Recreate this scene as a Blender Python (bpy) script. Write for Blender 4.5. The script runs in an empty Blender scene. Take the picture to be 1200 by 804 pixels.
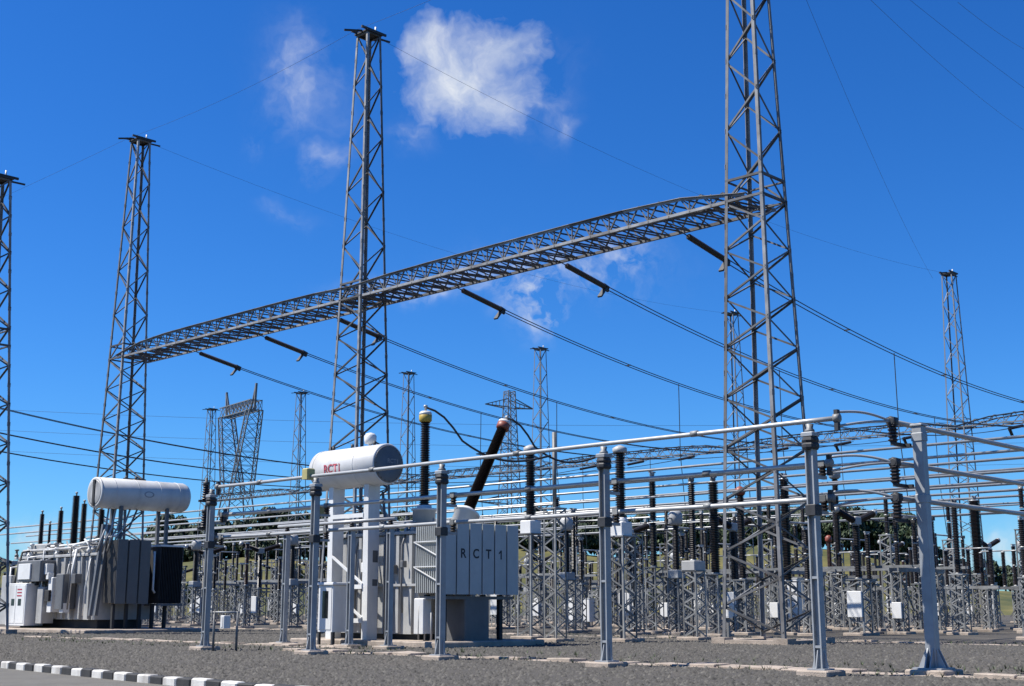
import bpy, math, random
import numpy as np
from mathutils import Vector, Matrix, Euler
R = math.radians
random.seed(7)
S = bpy.context.scene
COL = S.collection

# ------------------------------------------------------------------ camera, sky, sun, exposure
EYE = 1.6
F_PX = 1510.0
PITCH = math.atan(308 / F_PX)
cam_d = bpy.data.cameras.new("camera"); cam = bpy.data.objects.new("camera", cam_d); COL.objects.link(cam)
cam.location = (0, 0, EYE); cam.rotation_euler = (R(90) + PITCH, 0, 0)
cam_d.sensor_width = 36.0; cam_d.lens = 36.0 * F_PX / 1200.0; cam_d.clip_end = 8000; cam_d.clip_start = 0.2
S.camera = cam
S.view_settings.view_transform = 'Standard'; S.view_settings.look = 'None'
S.view_settings.exposure = 0.85; S.view_settings.gamma = 1.0; S.view_settings.use_curve_mapping = False
SUN_AZ, SUN_EL = -92.0, 55.0          # azimuth from straight ahead, clockwise; elevation (degrees)
sd = Vector((math.sin(R(SUN_AZ)) * math.cos(R(SUN_EL)), math.cos(R(SUN_AZ)) * math.cos(R(SUN_EL)), math.sin(R(SUN_EL))))
sun_d = bpy.data.lights.new("sun", 'SUN'); sun_d.energy = 5.0; sun_d.angle = R(0.53); sun_d.color = (1.0, 0.955, 0.89)
sun = bpy.data.objects.new("sun", sun_d); COL.objects.link(sun)
sun.rotation_euler = sd.to_track_quat('Z', 'Y').to_euler(); sun.location = sd * 60

CP, SP = math.cos(PITCH), math.sin(PITCH)
def ray(px, py):
    x = (px - 600) / F_PX; y = (402 - py) / F_PX
    return Vector((x, CP - y * SP, SP + y * CP))
def gp(px, py, z=0.0):
    r = ray(px, py); return r * ((z - EYE) / r.z) + Vector((0, 0, EYE))

world = bpy.data.worlds.new("World"); S.world = world; world.use_nodes = True
nt = world.node_tree; nt.nodes.clear()
def N(t, **k):
    n = nt.nodes.new(t)
    for a, b in k.items(): setattr(n, a, b)
    return n
sky = N('ShaderNodeTexSky', sky_type='NISHITA', sun_disc=False)
sky.sun_elevation = R(SUN_EL); sky.sun_rotation = R(SUN_AZ)
sky.air_density = 1.0; sky.dust_density = 0.25; sky.ozone_density = 3.2; sky.altitude = 300
hs = N('ShaderNodeHueSaturation'); hs.inputs['Saturation'].default_value = 1.28; hs.inputs['Value'].default_value = 1.0
nt.links.new(sky.outputs[0], hs.inputs['Color'])
tint = N('ShaderNodeMix', data_type='RGBA', blend_type='MULTIPLY'); tint.inputs['Factor'].default_value = 1.0      # the photograph's strong blue, the same over the whole sky
tint.inputs['B'].default_value = (0.56, 1.08, 1.66, 1); nt.links.new(hs.outputs[0], tint.inputs['A'])
tc = N('ShaderNodeTexCoord')
def noise(scale, detail, rough, vec):
    n = N('ShaderNodeTexNoise'); n.inputs['Scale'].default_value = scale; n.inputs['Detail'].default_value = detail
    n.inputs['Roughness'].default_value = rough; nt.links.new(vec, n.inputs['Vector']); return n
def vm(op, a, b=None):
    n = N('ShaderNodeVectorMath', operation=op)
    for i, s in enumerate((a, b)):
        if s is None: continue
        if isinstance(s, (tuple, Vector)): n.inputs[i].default_value = tuple(s)
        else: nt.links.new(s, n.inputs[i])
    return n
def mth(op, a, b=0.0, c=None, clamp=False):
    n = N('ShaderNodeMath', operation=op); n.use_clamp = clamp
    for i, s in enumerate((a, b, c)):
        if s is None: continue
        if isinstance(s, (int, float)): n.inputs[i].default_value = s
        else: nt.links.new(s, n.inputs[i])
    return n.outputs[0]
gen = tc.outputs['Generated']
warp = noise(14.0, 4.0, 0.6, gen)
wv = vm('SUBTRACT', warp.outputs['Color'], (0.5, 0.5, 0.5)); wv2 = vm('SCALE', wv.outputs[0]); wv2.inputs['Scale'].default_value = 0.075
dirn = vm('ADD', gen, wv2.outputs[0]).outputs[0]
fine = noise(17.0, 9.0, 0.6, dirn).outputs['Fac']
def blob(px, py, rx, ry, sharp):
    c = ray(px, py).normalized(); up = Vector((0, 0, 1)); rt = c.cross(up).normalized(); u2 = rt.cross(c).normalized()
    d = vm('SUBTRACT', dirn, c).outputs[0]
    a = mth('MULTIPLY', vm('DOT_PRODUCT', d, rt).outputs['Value'], F_PX / rx)
    b = mth('MULTIPLY', vm('DOT_PRODUCT', d, u2).outputs['Value'], F_PX / ry)
    return mth('EXPONENT', mth('MULTIPLY', mth('ADD', mth('MULTIPLY', a, a), mth('MULTIPLY', b, b)), -sharp))
def gather(lst, sharp):
    tot = None
    for (px, py, rx, ry, st) in lst:
        f_ = mth('MULTIPLY', blob(px, py, rx, ry, sharp), st); tot = f_ if tot is None else mth('MAXIMUM', tot, f_)
    return tot
solid = gather([(552, 90, 80, 60, 1.0), (580, 112, 52, 42, 0.92), (598, 58, 40, 40, 0.85), (510, 62, 44, 40, 0.88), (1500, 100, 110, 70, 1.0), (-270, 180, 130, 80, 1.0)], 0.95)
wisp = gather([(352, 102, 44, 66, 0.38), (380, 188, 28, 24, 0.34), (300, 168, 20, 20, 0.22), (640, 322, 125, 32, 1.05), (630, 352, 36, 38, 1.4), (735, 312, 50, 38, 1.0),
               (496, 345, 74, 18, 0.95), (652, 152, 26, 24, 0.32), (345, 250, 30, 16, 0.2), (478, 158, 34, 22, 0.35), (630, 110, 44, 60, 0.3), (1185, 652, 90, 24, 0.7), (30, 628, 120, 24, 0.6), (300, 640, 160, 22, 0.5),
               (1700, 520, 160, 40, 0.8), (-500, 520, 180, 44, 0.8)], 2.0)
fine2 = noise(46.0, 8.0, 0.62, dirn).outputs['Fac']
nz_ = mth('ADD', mth('MULTIPLY', fine, 0.62), mth('MULTIPLY', fine2, 0.38))
d1 = mth('MULTIPLY', mth('ADD', mth('MULTIPLY_ADD', nz_, 1.25, -0.625), mth('SUBTRACT', solid, 0.30)), 1.2, clamp=True)
d2 = mth('MULTIPLY', wisp, mth('MULTIPLY_ADD', nz_, 5.2, -2.15), clamp=True)
dens = mth('MULTIPLY', mth('MAXIMUM', mth('MULTIPLY', d1, 0.97), mth('MULTIPLY', d2, 0.85)), 1.0, clamp=True)
shade = N('ShaderNodeMix', data_type='RGBA'); shade.inputs['A'].default_value = (6.6, 7.5, 9.0, 1); shade.inputs['B'].default_value = (9.6, 9.9, 10.2, 1)
nt.links.new(mth('MULTIPLY_ADD', nz_, 4.0, -1.45, clamp=True), shade.inputs['Factor'])
mix = N('ShaderNodeMix', data_type='RGBA')
nt.links.new(dens, mix.inputs['Factor']); nt.links.new(tint.outputs['Result'], mix.inputs['A']); nt.links.new(shade.outputs['Result'], mix.inputs['B'])
bg = N('ShaderNodeBackground'); bg.inputs['Strength'].default_value = 0.051
out = N('ShaderNodeOutputWorld')
nt.links.new(mix.outputs['Result'], bg.inputs['Color']); nt.links.new(bg.outputs[0], out.inputs['Surface'])

# ------------------------------------------------------------------ yard grid: t runs along the gantry row, v runs into the yard
TH = R(46.1)
VX, VY = math.cos(TH), math.sin(TH)
OX, OY = 10.95, 58.0
def W(t, v, z=0.0): return Vector((OX - VY * t + VX * v, OY + VX * t + VY * v, z))
def tv(P):
    dx, dy = P[0] - OX, P[1] - OY
    return (-VY * dx + VX * dy, VX * dx + VY * dy)
def proj_x(P):
    return 600 + F_PX * P[0] / (P[1] * CP + (P[2] - EYE) * SP)
def x2t(px, v, z=0.0):
    lo, hi = -60.0, 250.0
    for _ in range(50):
        m = (lo + hi) / 2
        if proj_x(W(m, v, z)) > px: lo = m
        else: hi = m
    return lo

# ------------------------------------------------------------------ materials
MATS = {}; TH_GRID = TH
def mat(name, col, rough=0.6, metal=0.0, var=0.25, scale=3.0, bump=0.0, bscale=30.0, col2=None, spec=0.5, dirt=None, dirt_amt=0.5):
    m = bpy.data.materials.new(name); m.use_nodes = True; t = m.node_tree; n = t.nodes; l = t.links
    b = n['Principled BSDF']; b.inputs['Roughness'].default_value = rough; b.inputs['Metallic'].default_value = metal
    b.inputs['Specular IOR Level'].default_value = spec
    g = n.new('ShaderNodeNewGeometry')
    nz = n.new('ShaderNodeTexNoise'); nz.inputs['Scale'].default_value = scale; nz.inputs['Detail'].default_value = 6; nz.inputs['Roughness'].default_value = 0.65
    l.new(g.outputs['Position'], nz.inputs['Vector'])
    rp = n.new('ShaderNodeValToRGB'); rp.color_ramp.elements[0].position = 0.32; rp.color_ramp.elements[1].position = 0.7
    c2 = col2 or tuple(min(1, c * (1 + var)) for c in col); c1 = tuple(c * (1 - var) for c in col)
    rp.color_ramp.elements[0].color = (*c1, 1); rp.color_ramp.elements[1].color = (*c2, 1)
    l.new(nz.outputs['Fac'], rp.inputs['Fac']); last = rp.outputs['Color']
    if dirt:
        n2 = n.new('ShaderNodeTexNoise'); n2.inputs['Scale'].default_value = scale * 0.35; n2.inputs['Detail'].default_value = 8
        mp = n.new('ShaderNodeMapping'); mp.inputs['Scale'].default_value = (1, 1, 0.25)
        l.new(g.outputs['Position'], mp.inputs['Vector']); l.new(mp.outputs[0], n2.inputs['Vector'])
        r2 = n.new('ShaderNodeMapRange'); r2.inputs['From Min'].default_value = 0.5; r2.inputs['From Max'].default_value = 0.75; r2.inputs['To Max'].default_value = dirt_amt
        l.new(n2.outputs['Fac'], r2.inputs['Value'])
        mx = n.new('ShaderNodeMix'); mx.data_type = 'RGBA'; mx.inputs['B'].default_value = (*dirt, 1)
        l.new(r2.outputs[0], mx.inputs['Factor']); l.new(last, mx.inputs['A']); last = mx.outputs['Result']
    if name in ('gravel', 'asphalt'):
        n4 = n.new('ShaderNodeTexNoise'); n4.inputs['Scale'].default_value = 0.22; n4.inputs['Detail'].default_value = 7; n4.inputs['Roughness'].default_value = 0.6
        mp4 = n.new('ShaderNodeMapping'); mp4.inputs['Rotation'].default_value = (0, 0, -TH_GRID); mp4.inputs['Scale'].default_value = (1, 0.3, 1)
        l.new(g.outputs['Position'], mp4.inputs['Vector']); l.new(mp4.outputs[0], n4.inputs['Vector'])
        r4 = n.new('ShaderNodeMapRange'); r4.inputs['From Min'].default_value = 0.52; r4.inputs['From Max'].default_value = 0.72; r4.inputs['To Max'].default_value = 0.75
        l.new(n4.outputs['Fac'], r4.inputs['Value']); m4 = n.new('ShaderNodeMix'); m4.data_type = 'RGBA'; m4.inputs['B'].default_value = (0.095, 0.082, 0.063, 1) if name == 'gravel' else (0.07, 0.066, 0.058, 1)
        l.new(r4.outputs[0], m4.inputs['Factor']); l.new(last, m4.inputs['A']); last = m4.outputs['Result']
    l.new(last, b.inputs['Base Color'])
    if bump:
        n3 = n.new('ShaderNodeTexNoise'); n3.inputs['Scale'].default_value = bscale; n3.inputs['Detail'].default_value = 4
        l.new(g.outputs['Position'], n3.inputs['Vector'])
        bp = n.new('ShaderNodeBump'); bp.inputs['Strength'].default_value = bump; bp.inputs['Distance'].default_value = 0.05
        l.new(n3.outputs['Fac'], bp.inputs['Height']); l.new(bp.outputs[0], b.inputs['Normal'])
    if var >= 0.3 and name in ('stone', 'leaf_dark', 'leaf_mid', 'tower_steel', 'shaded_brace_steel', 'galv', 'gravel'):
        hv = n.new('ShaderNodeHueSaturation'); mr = n.new('ShaderNodeMapRange'); mr.inputs['To Min'].default_value = 0.62; mr.inputs['To Max'].default_value = 1.38
        oi = n.new('ShaderNodeObjectInfo'); l.new(g.outputs['Random Per Island'] if name in ('stone', 'leaf_dark', 'leaf_mid') else oi.outputs['Random'], mr.inputs['Value'])
        l.new(mr.outputs[0], hv.inputs['Value']); l.new(last, hv.inputs['Color']); l.new(hv.outputs[0], b.inputs['Base Color'])
    MATS[name] = m; return m
mat('tower_steel', (0.185, 0.19, 0.195), 0.6, 0.1, 0.35, 1.2, spec=0.3, dirt=(0.05, 0.04, 0.033), dirt_amt=0.75)
mat('shaded_brace_steel', (0.10, 0.102, 0.104), 0.6, 0.1, 0.4, 1.2, spec=0.3, dirt=(0.03, 0.025, 0.022), dirt_amt=0.7)  # braces darker than the legs, their shaded look put into the colour
mat('galv', (0.185, 0.19, 0.187), 0.55, 0.15, 0.3, 2.5, dirt=(0.09, 0.08, 0.068))
mat('post_grey', (0.27, 0.285, 0.295), 0.5, 0.1, 0.15, 2.0, dirt=(0.10, 0.10, 0.10), dirt_amt=0.4)
mat('alu', (0.34, 0.345, 0.335), 0.38, 0.2, 0.1, 4.0, dirt=(0.24, 0.235, 0.22), dirt_amt=0.4)
mat('dark_steel', (0.03, 0.031, 0.033), 0.6, 0.2, 0.3, 5.0)
mat('porcelain', (0.015, 0.0105, 0.0095), 0.3, 0.0, 0.3, 5.0)
mat('porcelain_red', (0.055, 0.02, 0.014), 0.3, 0.0, 0.25, 5.0)
mat('white_paint', (0.62, 0.62, 0.60), 0.45, 0.0, 0.07, 2.0, dirt=(0.28, 0.265, 0.24), dirt_amt=0.5)
mat('tank_white', (0.33, 0.33, 0.32), 0.5, 0.0, 0.12, 2.0, dirt=(0.11, 0.105, 0.10), dirt_amt=0.7)
mat('conservator_paint', (0.52, 0.52, 0.505), 0.45, 0.0, 0.07, 2.0, dirt=(0.2, 0.19, 0.17), dirt_amt=0.55)
mat('tank_grey', (0.11, 0.112, 0.115), 0.5, 0.0, 0.15, 2.0, dirt=(0.05, 0.05, 0.05), dirt_amt=0.6)
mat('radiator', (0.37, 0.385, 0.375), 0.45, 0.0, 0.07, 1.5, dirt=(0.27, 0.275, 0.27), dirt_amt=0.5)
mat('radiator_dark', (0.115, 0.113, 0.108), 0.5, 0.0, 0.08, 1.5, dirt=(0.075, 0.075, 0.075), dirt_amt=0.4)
mat('dark_grey', (0.018, 0.019, 0.02), 0.75, 0.0, 0.3, 3.0)
mat('letter_dark', (0.012, 0.014, 0.02), 0.6, 0.0, 0.1)
mat('letter_red', (0.33, 0.04, 0.06), 0.6, 0.0, 0.15)
mat('letter_pale', (0.26, 0.265, 0.275), 0.6, 0.0, 0.1)
mat('cap_yellow', (0.36, 0.25, 0.035), 0.5, 0.0, 0.15)
mat('box_yellow', (0.36, 0.32, 0.13), 0.55, 0.0, 0.15)
mat('cap_red', (0.20, 0.05, 0.028), 0.5, 0.0, 0.2)
mat('glass_dark', (0.012, 0.014, 0.016), 0.12, 0.0, 0.1)
mat('concrete', (0.33, 0.275, 0.222), 0.9, 0.0, 0.25, 2.2, 0.4, 40, dirt=(0.15, 0.122, 0.096), dirt_amt=0.75)
mat('kerb_white', (0.52, 0.51, 0.475), 0.8, 0.0, 0.1, 5.0, 0.3, 60, dirt=(0.16, 0.14, 0.12), dirt_amt=0.85)
mat('kerb_black', (0.016, 0.016, 0.016), 0.75, 0.0, 0.3, 6.0, 0.3, 60, dirt=(0.07, 0.066, 0.06), dirt_amt=0.4)
mat('asphalt', (0.108, 0.102, 0.086), 0.9, 0.0, 0.16, 1.2, 0.5, 90, dirt=(0.145, 0.135, 0.112), dirt_amt=0.5)
mat('gravel', (0.049, 0.044, 0.036), 0.95, 0.0, 0.45, 7.0, 1.0, 14, dirt=(0.045, 0.041, 0.034), dirt_amt=0.6)
mat('stone', (0.060, 0.0565, 0.049), 0.9, 0.0, 0.5, 4.0)
mat('grass_hill', (0.056, 0.074, 0.013), 0.95, 0.0, 0.4, 0.12, 1.0, 1.5, col2=(0.15, 0.125, 0.034), dirt=(0.02, 0.035, 0.008), dirt_amt=0.9)
mat('bark', (0.06, 0.045, 0.034), 0.9, 0.0, 0.3, 3.0)
mat('leaf_dark', (0.020, 0.038, 0.011), 0.7, 0.0, 0.45, 0.5)
mat('leaf_mid', (0.034, 0.056, 0.014), 0.7, 0.0, 0.45, 0.5)
mat('leaf_palm', (0.028, 0.046, 0.013), 0.6, 0.0, 0.4, 0.5)
mat('wire', (0.035, 0.037, 0.04), 0.5, 0.3, 0.1)
mat('far_steel', (0.14, 0.15, 0.16), 0.6, 0.1, 0.15, 0.5)

# ------------------------------------------------------------------ mesh helpers
CH = {}
def link(o, parent=None):
    COL.objects.link(o)
    if parent is not None:
        o.parent = parent; CH.setdefault(parent.name, []).append(o)
    return o
def tag(o, label=None, cat=None, group=None, kind=None):
    if label: o['label'] = label
    if cat: o['category'] = cat
    if group: o['group'] = group
    if kind: o['kind'] = kind
    return o
def empty(name, loc=(0, 0, 0), rz=None, parent=None):
    o = bpy.data.objects.new(name, None); o.empty_display_size = 0.2
    o.location = loc; o.rotation_euler = (0, 0, TH if rz is None else rz)
    return link(o, parent)
def dup(o, parent=None):
    c = o.copy(); link(c, parent)
    for ch in list(CH.get(o.name, [])): dup(ch, c)
    return c
def basis(d, hint=None):
    z = Vector(d).normalized(); h = Vector(hint) if hint is not None else Vector((0, 0, 1))
    if abs(z.dot(h.normalized())) > 0.985: h = Vector((1, 0, 0)) if abs(z.x) < 0.9 else Vector((0, 1, 0))
    x = (h - z * z.dot(h)).normalized(); y = z.cross(x)
    return x, y, z
class MB:
    def __init__(s): s.v = []; s.f = []; s.sm = []
    def add(s, vs, fs, smooth=False):
        n = len(s.v); s.v += [tuple(p) for p in vs]; s.f += [tuple(i + n for i in q) for q in fs]; s.sm += [smooth] * len(fs); return s
    def box(s, lo, hi, M=None):
        x0, y0, z0 = lo; x1, y1, z1 = hi
        vs = [Vector(p) for p in ((x0, y0, z0), (x1, y0, z0), (x1, y1, z0), (x0, y1, z0), (x0, y0, z1), (x1, y0, z1), (x1, y1, z1), (x0, y1, z1))]
        if M is not None: vs = [M @ p for p in vs]
        return s.add(vs, ((0, 3, 2, 1), (4, 5, 6, 7), (0, 1, 5, 4), (1, 2, 6, 5), (2, 3, 7, 6), (3, 0, 4, 7)))
    def cbox(s, lo, hi, c=0.03):       # box with chamfered vertical edges and top
        x0, y0, z0 = lo; x1, y1, z1 = hi
        def ring(z, k): 
            return [(x0 + c + k, y0 + k, z), (x1 - c - k, y0 + k, z), (x1 - k, y0 + c + k, z), (x1 - k, y1 - c - k, z), (x1 - c - k, y1 - k, z), (x0 + c + k, y1 - k, z), (x0 + k, y1 - c - k, z), (x0 + k, y0 + c + k, z)]
        vs = ring(z0, 0) + ring(z1 - c, 0) + ring(z1, c * 0.9)
        fs = [tuple(range(7, -1, -1)), tuple(range(16, 24))]
        for k in (0, 8):
            for i in range(8): fs.append((k + i, k + (i + 1) % 8, k + 8 + (i + 1) % 8, k + 8 + i))
        return s.add(vs, fs)
    def bar(s, a, b, w, h=None, hint=None):
        a, b = Vector(a), Vector(b); h = h or w; x, y, z = basis(b - a, hint)
        vs = []
        for p in (a, b):
            for i, j in ((-1, -1), (1, -1), (1, 1), (-1, 1)): vs.append(p + x * (i * w / 2) + y * (j * h / 2))
        return s.add(vs, ((0, 3, 2, 1), (4, 5, 6, 7), (0, 1, 5, 4), (1, 2, 6, 5), (2, 3, 7, 6), (3, 0, 4, 7)))
    def angle(s, a, b, w, hint=None):   # L section, 16 faces
        a, b = Vector(a), Vector(b); x, y, z = basis(b - a, hint); t = w * 0.16
        pr = ((0, 0), (w, 0), (w, t), (t, t), (t, w), (0, w)); vs = []
        for p in (a, b):
            for i, j in pr: vs.append(p + x * i + y * j)
        fs = [(5, 4, 3, 0), (3, 2, 1, 0), (6, 9, 10, 11), (6, 7, 8, 9)] + [(i, (i + 1) % 6, 6 + (i + 1) % 6, 6 + i) for i in range(6)]
        return s.add(vs, fs)
    def tube(s, pts, r, n=8, smooth=True, caps=True):
        pts = [Vector(p) for p in pts]; m = len(pts); vs = []; px = None
        for k, p in enumerate(pts):
            d = (pts[min(k + 1, m - 1)] - pts[max(k - 1, 0)])
            x, y, z = basis(d, px if px is not None else None); px = x
            rr = r[k] if isinstance(r, (list, tuple)) else r
            for i in range(n):
                a = 2 * math.pi * i / n; vs.append(p + x * (rr * math.cos(a)) + y * (rr * math.sin(a)))
        fs = []
        for k in range(m - 1):
            for i in range(n): fs.append((k * n + i, k * n + (i + 1) % n, (k + 1) * n + (i + 1) % n, (k + 1) * n + i))
        s.add(vs, fs, smooth)
        if caps:
            b = len(s.v) - len(vs)
            s.f.append(tuple(b + i for i in range(n - 1, -1, -1))); s.sm.append(False)
            s.f.append(tuple(b + (m - 1) * n + i for i in range(n))); s.sm.append(False)
        return s
    def lathe(s, p, d, prof, n=12, smooth=True):
        p = Vector(p); x, y, z = basis(d); vs = []
        for r, h in prof:
            for i in range(n):
                a = 2 * math.pi * i / n; vs.append(p + z * h + x * (r * math.cos(a)) + y * (r * math.sin(a)))
        fs = []
        for k in range(len(prof) - 1):
            for i in range(n): fs.append((k * n + i, k * n + (i + 1) % n, (k + 1) * n + (i + 1) % n, (k + 1) * n + i))
        s.add(vs, fs, smooth); b = len(s.v) - len(vs); m = len(prof)
        s.f.append(tuple(b + i for i in range(n - 1, -1, -1))); s.sm.append(False)
        s.f.append(tuple(b + (m - 1) * n + i for i in range(n))); s.sm.append(False)
        return s
    def sheds(s, p, d, L, r, n=10, pitch=0.085, taper=1.0):
        k = max(3, int(L / pitch)); prof = [(r * 0.72, 0)]
        for i in range(k):
            h = L * i / k; q = L / k; g = r * (1 + (taper - 1) * i / k)
            prof += [(g * 0.68, h + q * 0.15), (g, h + q * 0.55), (g * 0.94, h + q * 0.72), (g * 0.68, h + q * 0.92)]
        prof.append((r * 0.72 * taper, L)); return s.lathe(p, d, prof, n, False)
    def mesh(s, name, m):
        me = bpy.data.meshes.new(name); me.from_pydata(s.v, [], s.f); me.materials.append(MATS[m])
        me.polygons.foreach_set('use_smooth', s.sm); me.update(); return me
    def build(s, name, m, parent=None, kind=None):
        o = bpy.data.objects.new(name, s.mesh(name, m)); link(o, parent)
        if kind: o['kind'] = kind
        return o
UNIT = {}
def member(name, a, b, w, m, parent, hint=None):     # one angle bar: a shared unit section placed between two points
    key = m
    if key not in UNIT: UNIT[key] = MB().angle((0, 0, 0), (0, 0, 1), 1.0, (1, 0, 0)).mesh('angle_bar', m)
    a, b = Vector(a), Vector(b); x, y, z = basis(b - a, hint); L = (b - a).length
    o = bpy.data.objects.new(name, UNIT[key])
    o.matrix_local = Matrix(((x.x * w, y.x * w, z.x * L, a.x), (x.y * w, y.y * w, z.y * L, a.y), (x.z * w, y.z * w, z.z * L, a.z), (0, 0, 0, 1)))
    return link(o, parent)
def text_mesh(s, size, m, name, xf, parent, bold=0.012, depth=0.0):
    cu = bpy.data.curves.new('t', 'FONT'); cu.body = s; cu.size = size; cu.offset = bold; cu.extrude = depth; cu.align_x = 'CENTER'; cu.align_y = 'CENTER'
    o = bpy.data.objects.new('t', cu); COL.objects.link(o)
    me = bpy.data.meshes.new_from_object(o.evaluated_get(bpy.context.evaluated_depsgraph_get()))
    bpy.data.objects.remove(o); me.name = name; me.materials.clear(); me.materials.append(MATS[m])
    for v in me.vertices: v.co = Vector(xf(v.co))
    me.update(); return link(bpy.data.objects.new(name, me), parent)

# ------------------------------------------------------------------ ground, road, kerb
def sheet(name, pts, m, z=0.0):
    o = MB().add([(p[0], p[1], z) for p in pts], (tuple(range(len(pts))),)).build(name, m); return tag(o, kind='structure')
sheet('ground', [(-3000, -300), (3000, -300), (3000, 4000), (-3000, 4000)], 'gravel')
KV = -34.8
def kerb_v(t): q = max(0.0, t + 13.0); return KV + 0.115 * q * q / (q + 4.0)      # the kerb bends gently away along the road
kt = [-140.0] + [-14 + 2.0 * i for i in range(88)]
sheet('road', [W(-140, KV - 60)] + [W(t, kerb_v(t) - 0.1) for t in kt] + [W(160, KV - 60)], 'asphalt', 0.006)
kb_ = MB()
for a, b in zip(kt, kt[1:]): kb_.bar((kerb_v(a), a, -.06), (kerb_v(b), b, -.06), .1, .24, (0, 0, 1))
kerb = tag(kb_.build('kerb', 'concrete'), kind='structure')
kerb.location = W(0, 0); kerb.rotation_euler = (0, 0, TH)
km = {}
for c in ('kerb_white', 'kerb_black'): km[c] = MB().cbox((-0.12, -0.288, -0.05), (0.12, 0.288, 0.18), 0.028).mesh('kerb_block', c)
for i in range(-45, 110):
    o = bpy.data.objects.new('kerb_block', km['kerb_white' if i % 2 == 0 else 'kerb_black']); link(o, kerb)
    ti = i * 0.6; o.location = (kerb_v(ti) + random.uniform(-.012, .012), ti, random.uniform(-.012, .012)); o.rotation_euler = (random.uniform(-.012, .012), 0, -math.atan((kerb_v(ti + .3) - kerb_v(ti - .3)) / .6) + random.uniform(-.015, .015))

def stones():
    rng = np.random.default_rng(3); n = 80000
    t = rng.uniform(-45, 45, n * 2); q = np.maximum(0, t + 13); v = KV + .115 * q * q / (q + 4) + 0.25 + rng.uniform(0, 1, n * 2) ** 1.5 * 42
    x = OX - VY * t + VX * v; y = OY + VX * t + VY * v
    ok = (y > 20) & (np.abs(x) < y * 0.46); x, y = x[ok][:n], y[ok][:n]; n = len(x)
    base = np.array([(1, 0, 0), (0, 1, 0), (-1, 0, 0), (0, -1, 0), (0, 0, 1)], float)
    sz = (.018 + .062 * rng.uniform(0, 1, (n, 1, 1)) ** 2.2) * rng.uniform(.7, 1.3, (n, 5, 3)); a = rng.uniform(0, 6.28, n)
    b = base[None] * sz; c, s_ = np.cos(a)[:, None], np.sin(a)[:, None]
    bx = b[..., 0] * c - b[..., 1] * s_ + x[:, None]; by = b[..., 0] * s_ + b[..., 1] * c + y[:, None]; bz = b[..., 2] * 0.8
    co = np.stack([bx, by, bz], -1).reshape(-1, 3)
    tri = np.array([(0, 1, 4), (1, 2, 4), (2, 3, 4), (3, 0, 4)]); idx = (tri[None] + 5 * np.arange(n)[:, None, None]).reshape(-1)
    me = bpy.data.meshes.new('gravel_stones'); me.vertices.add(len(co)); me.vertices.foreach_set('co', co.ravel().astype(np.float32))
    me.loops.add(len(idx)); me.loops.foreach_set('vertex_index', idx.astype(np.int32)); me.polygons.add(len(idx) // 3)
    me.polygons.foreach_set('loop_start', np.arange(0, len(idx), 3, dtype=np.int32)); me.update(calc_edges=True); me.validate()
    me.materials.append(MATS['stone']); o = link(bpy.data.objects.new('gravel_stones', me))
    tag(o, 'loose grey crushed stones covering the switchyard ground', 'gravel', kind='stuff')
stones()

def weeds():
    rg = random.Random(9); b = MB()
    for k in range(900):
        if k % 3 == 0: t = rg.uniform(-30, 40); P = W(t, kerb_v(t) + .2 + abs(rg.gauss(0, .15)))
        else: t = rg.uniform(-24, 34); P = W(t, rg.choice((-20.2, -16.9, 4.5)) + rg.choice((-.5, .5)) + rg.gauss(0, .12))
        for q in range(7):
            a = rg.uniform(0, 6.28); L = rg.uniform(.05, .2); e = Vector((math.cos(a) * L * .7, math.sin(a) * L * .7, L)); sd_ = Vector((-math.sin(a), math.cos(a), 0)) * .012
            b.add([P - sd_, P + sd_, P + e], ((0, 1, 2),))
    tag(b.build('weeds', 'leaf_mid'), 'sparse green weeds growing along the kerb and trench edges', 'weeds', kind='stuff')
weeds()
slab_me = [MB().cbox((-0.36, -0.47, -0.06), (0.36, 0.47, 0.07), 0.02).mesh('cover_slab', 'concrete') for _ in range(2)]
def trench(v, t0, t1, gap):
    tr = tag(MB().box((-0.42, t0, -0.2), (0.42, t1, 0.015)).build('cable_trench', 'concrete'), kind='structure')
    tr.location = W(0, v); tr.rotation_euler = (0, 0, TH); t = t0
    while t < t1:
        if random.random() > gap:
            o = bpy.data.objects.new('cover_slab', slab_me[random.randint(0, 1)]); link(o, tr)
            o.location = (random.uniform(-.07, .07), t + .5, random.uniform(-.02, .03)); o.rotation_euler = (random.uniform(-.03, .03), random.uniform(-.03, .03), random.uniform(-.05, .05))
        t += 1.0
trench(-20.2, -24, 7, 0.25); trench(-16.9, 7, 34, 0.15); trench(4.5, -30, 60, 0.55)

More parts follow.
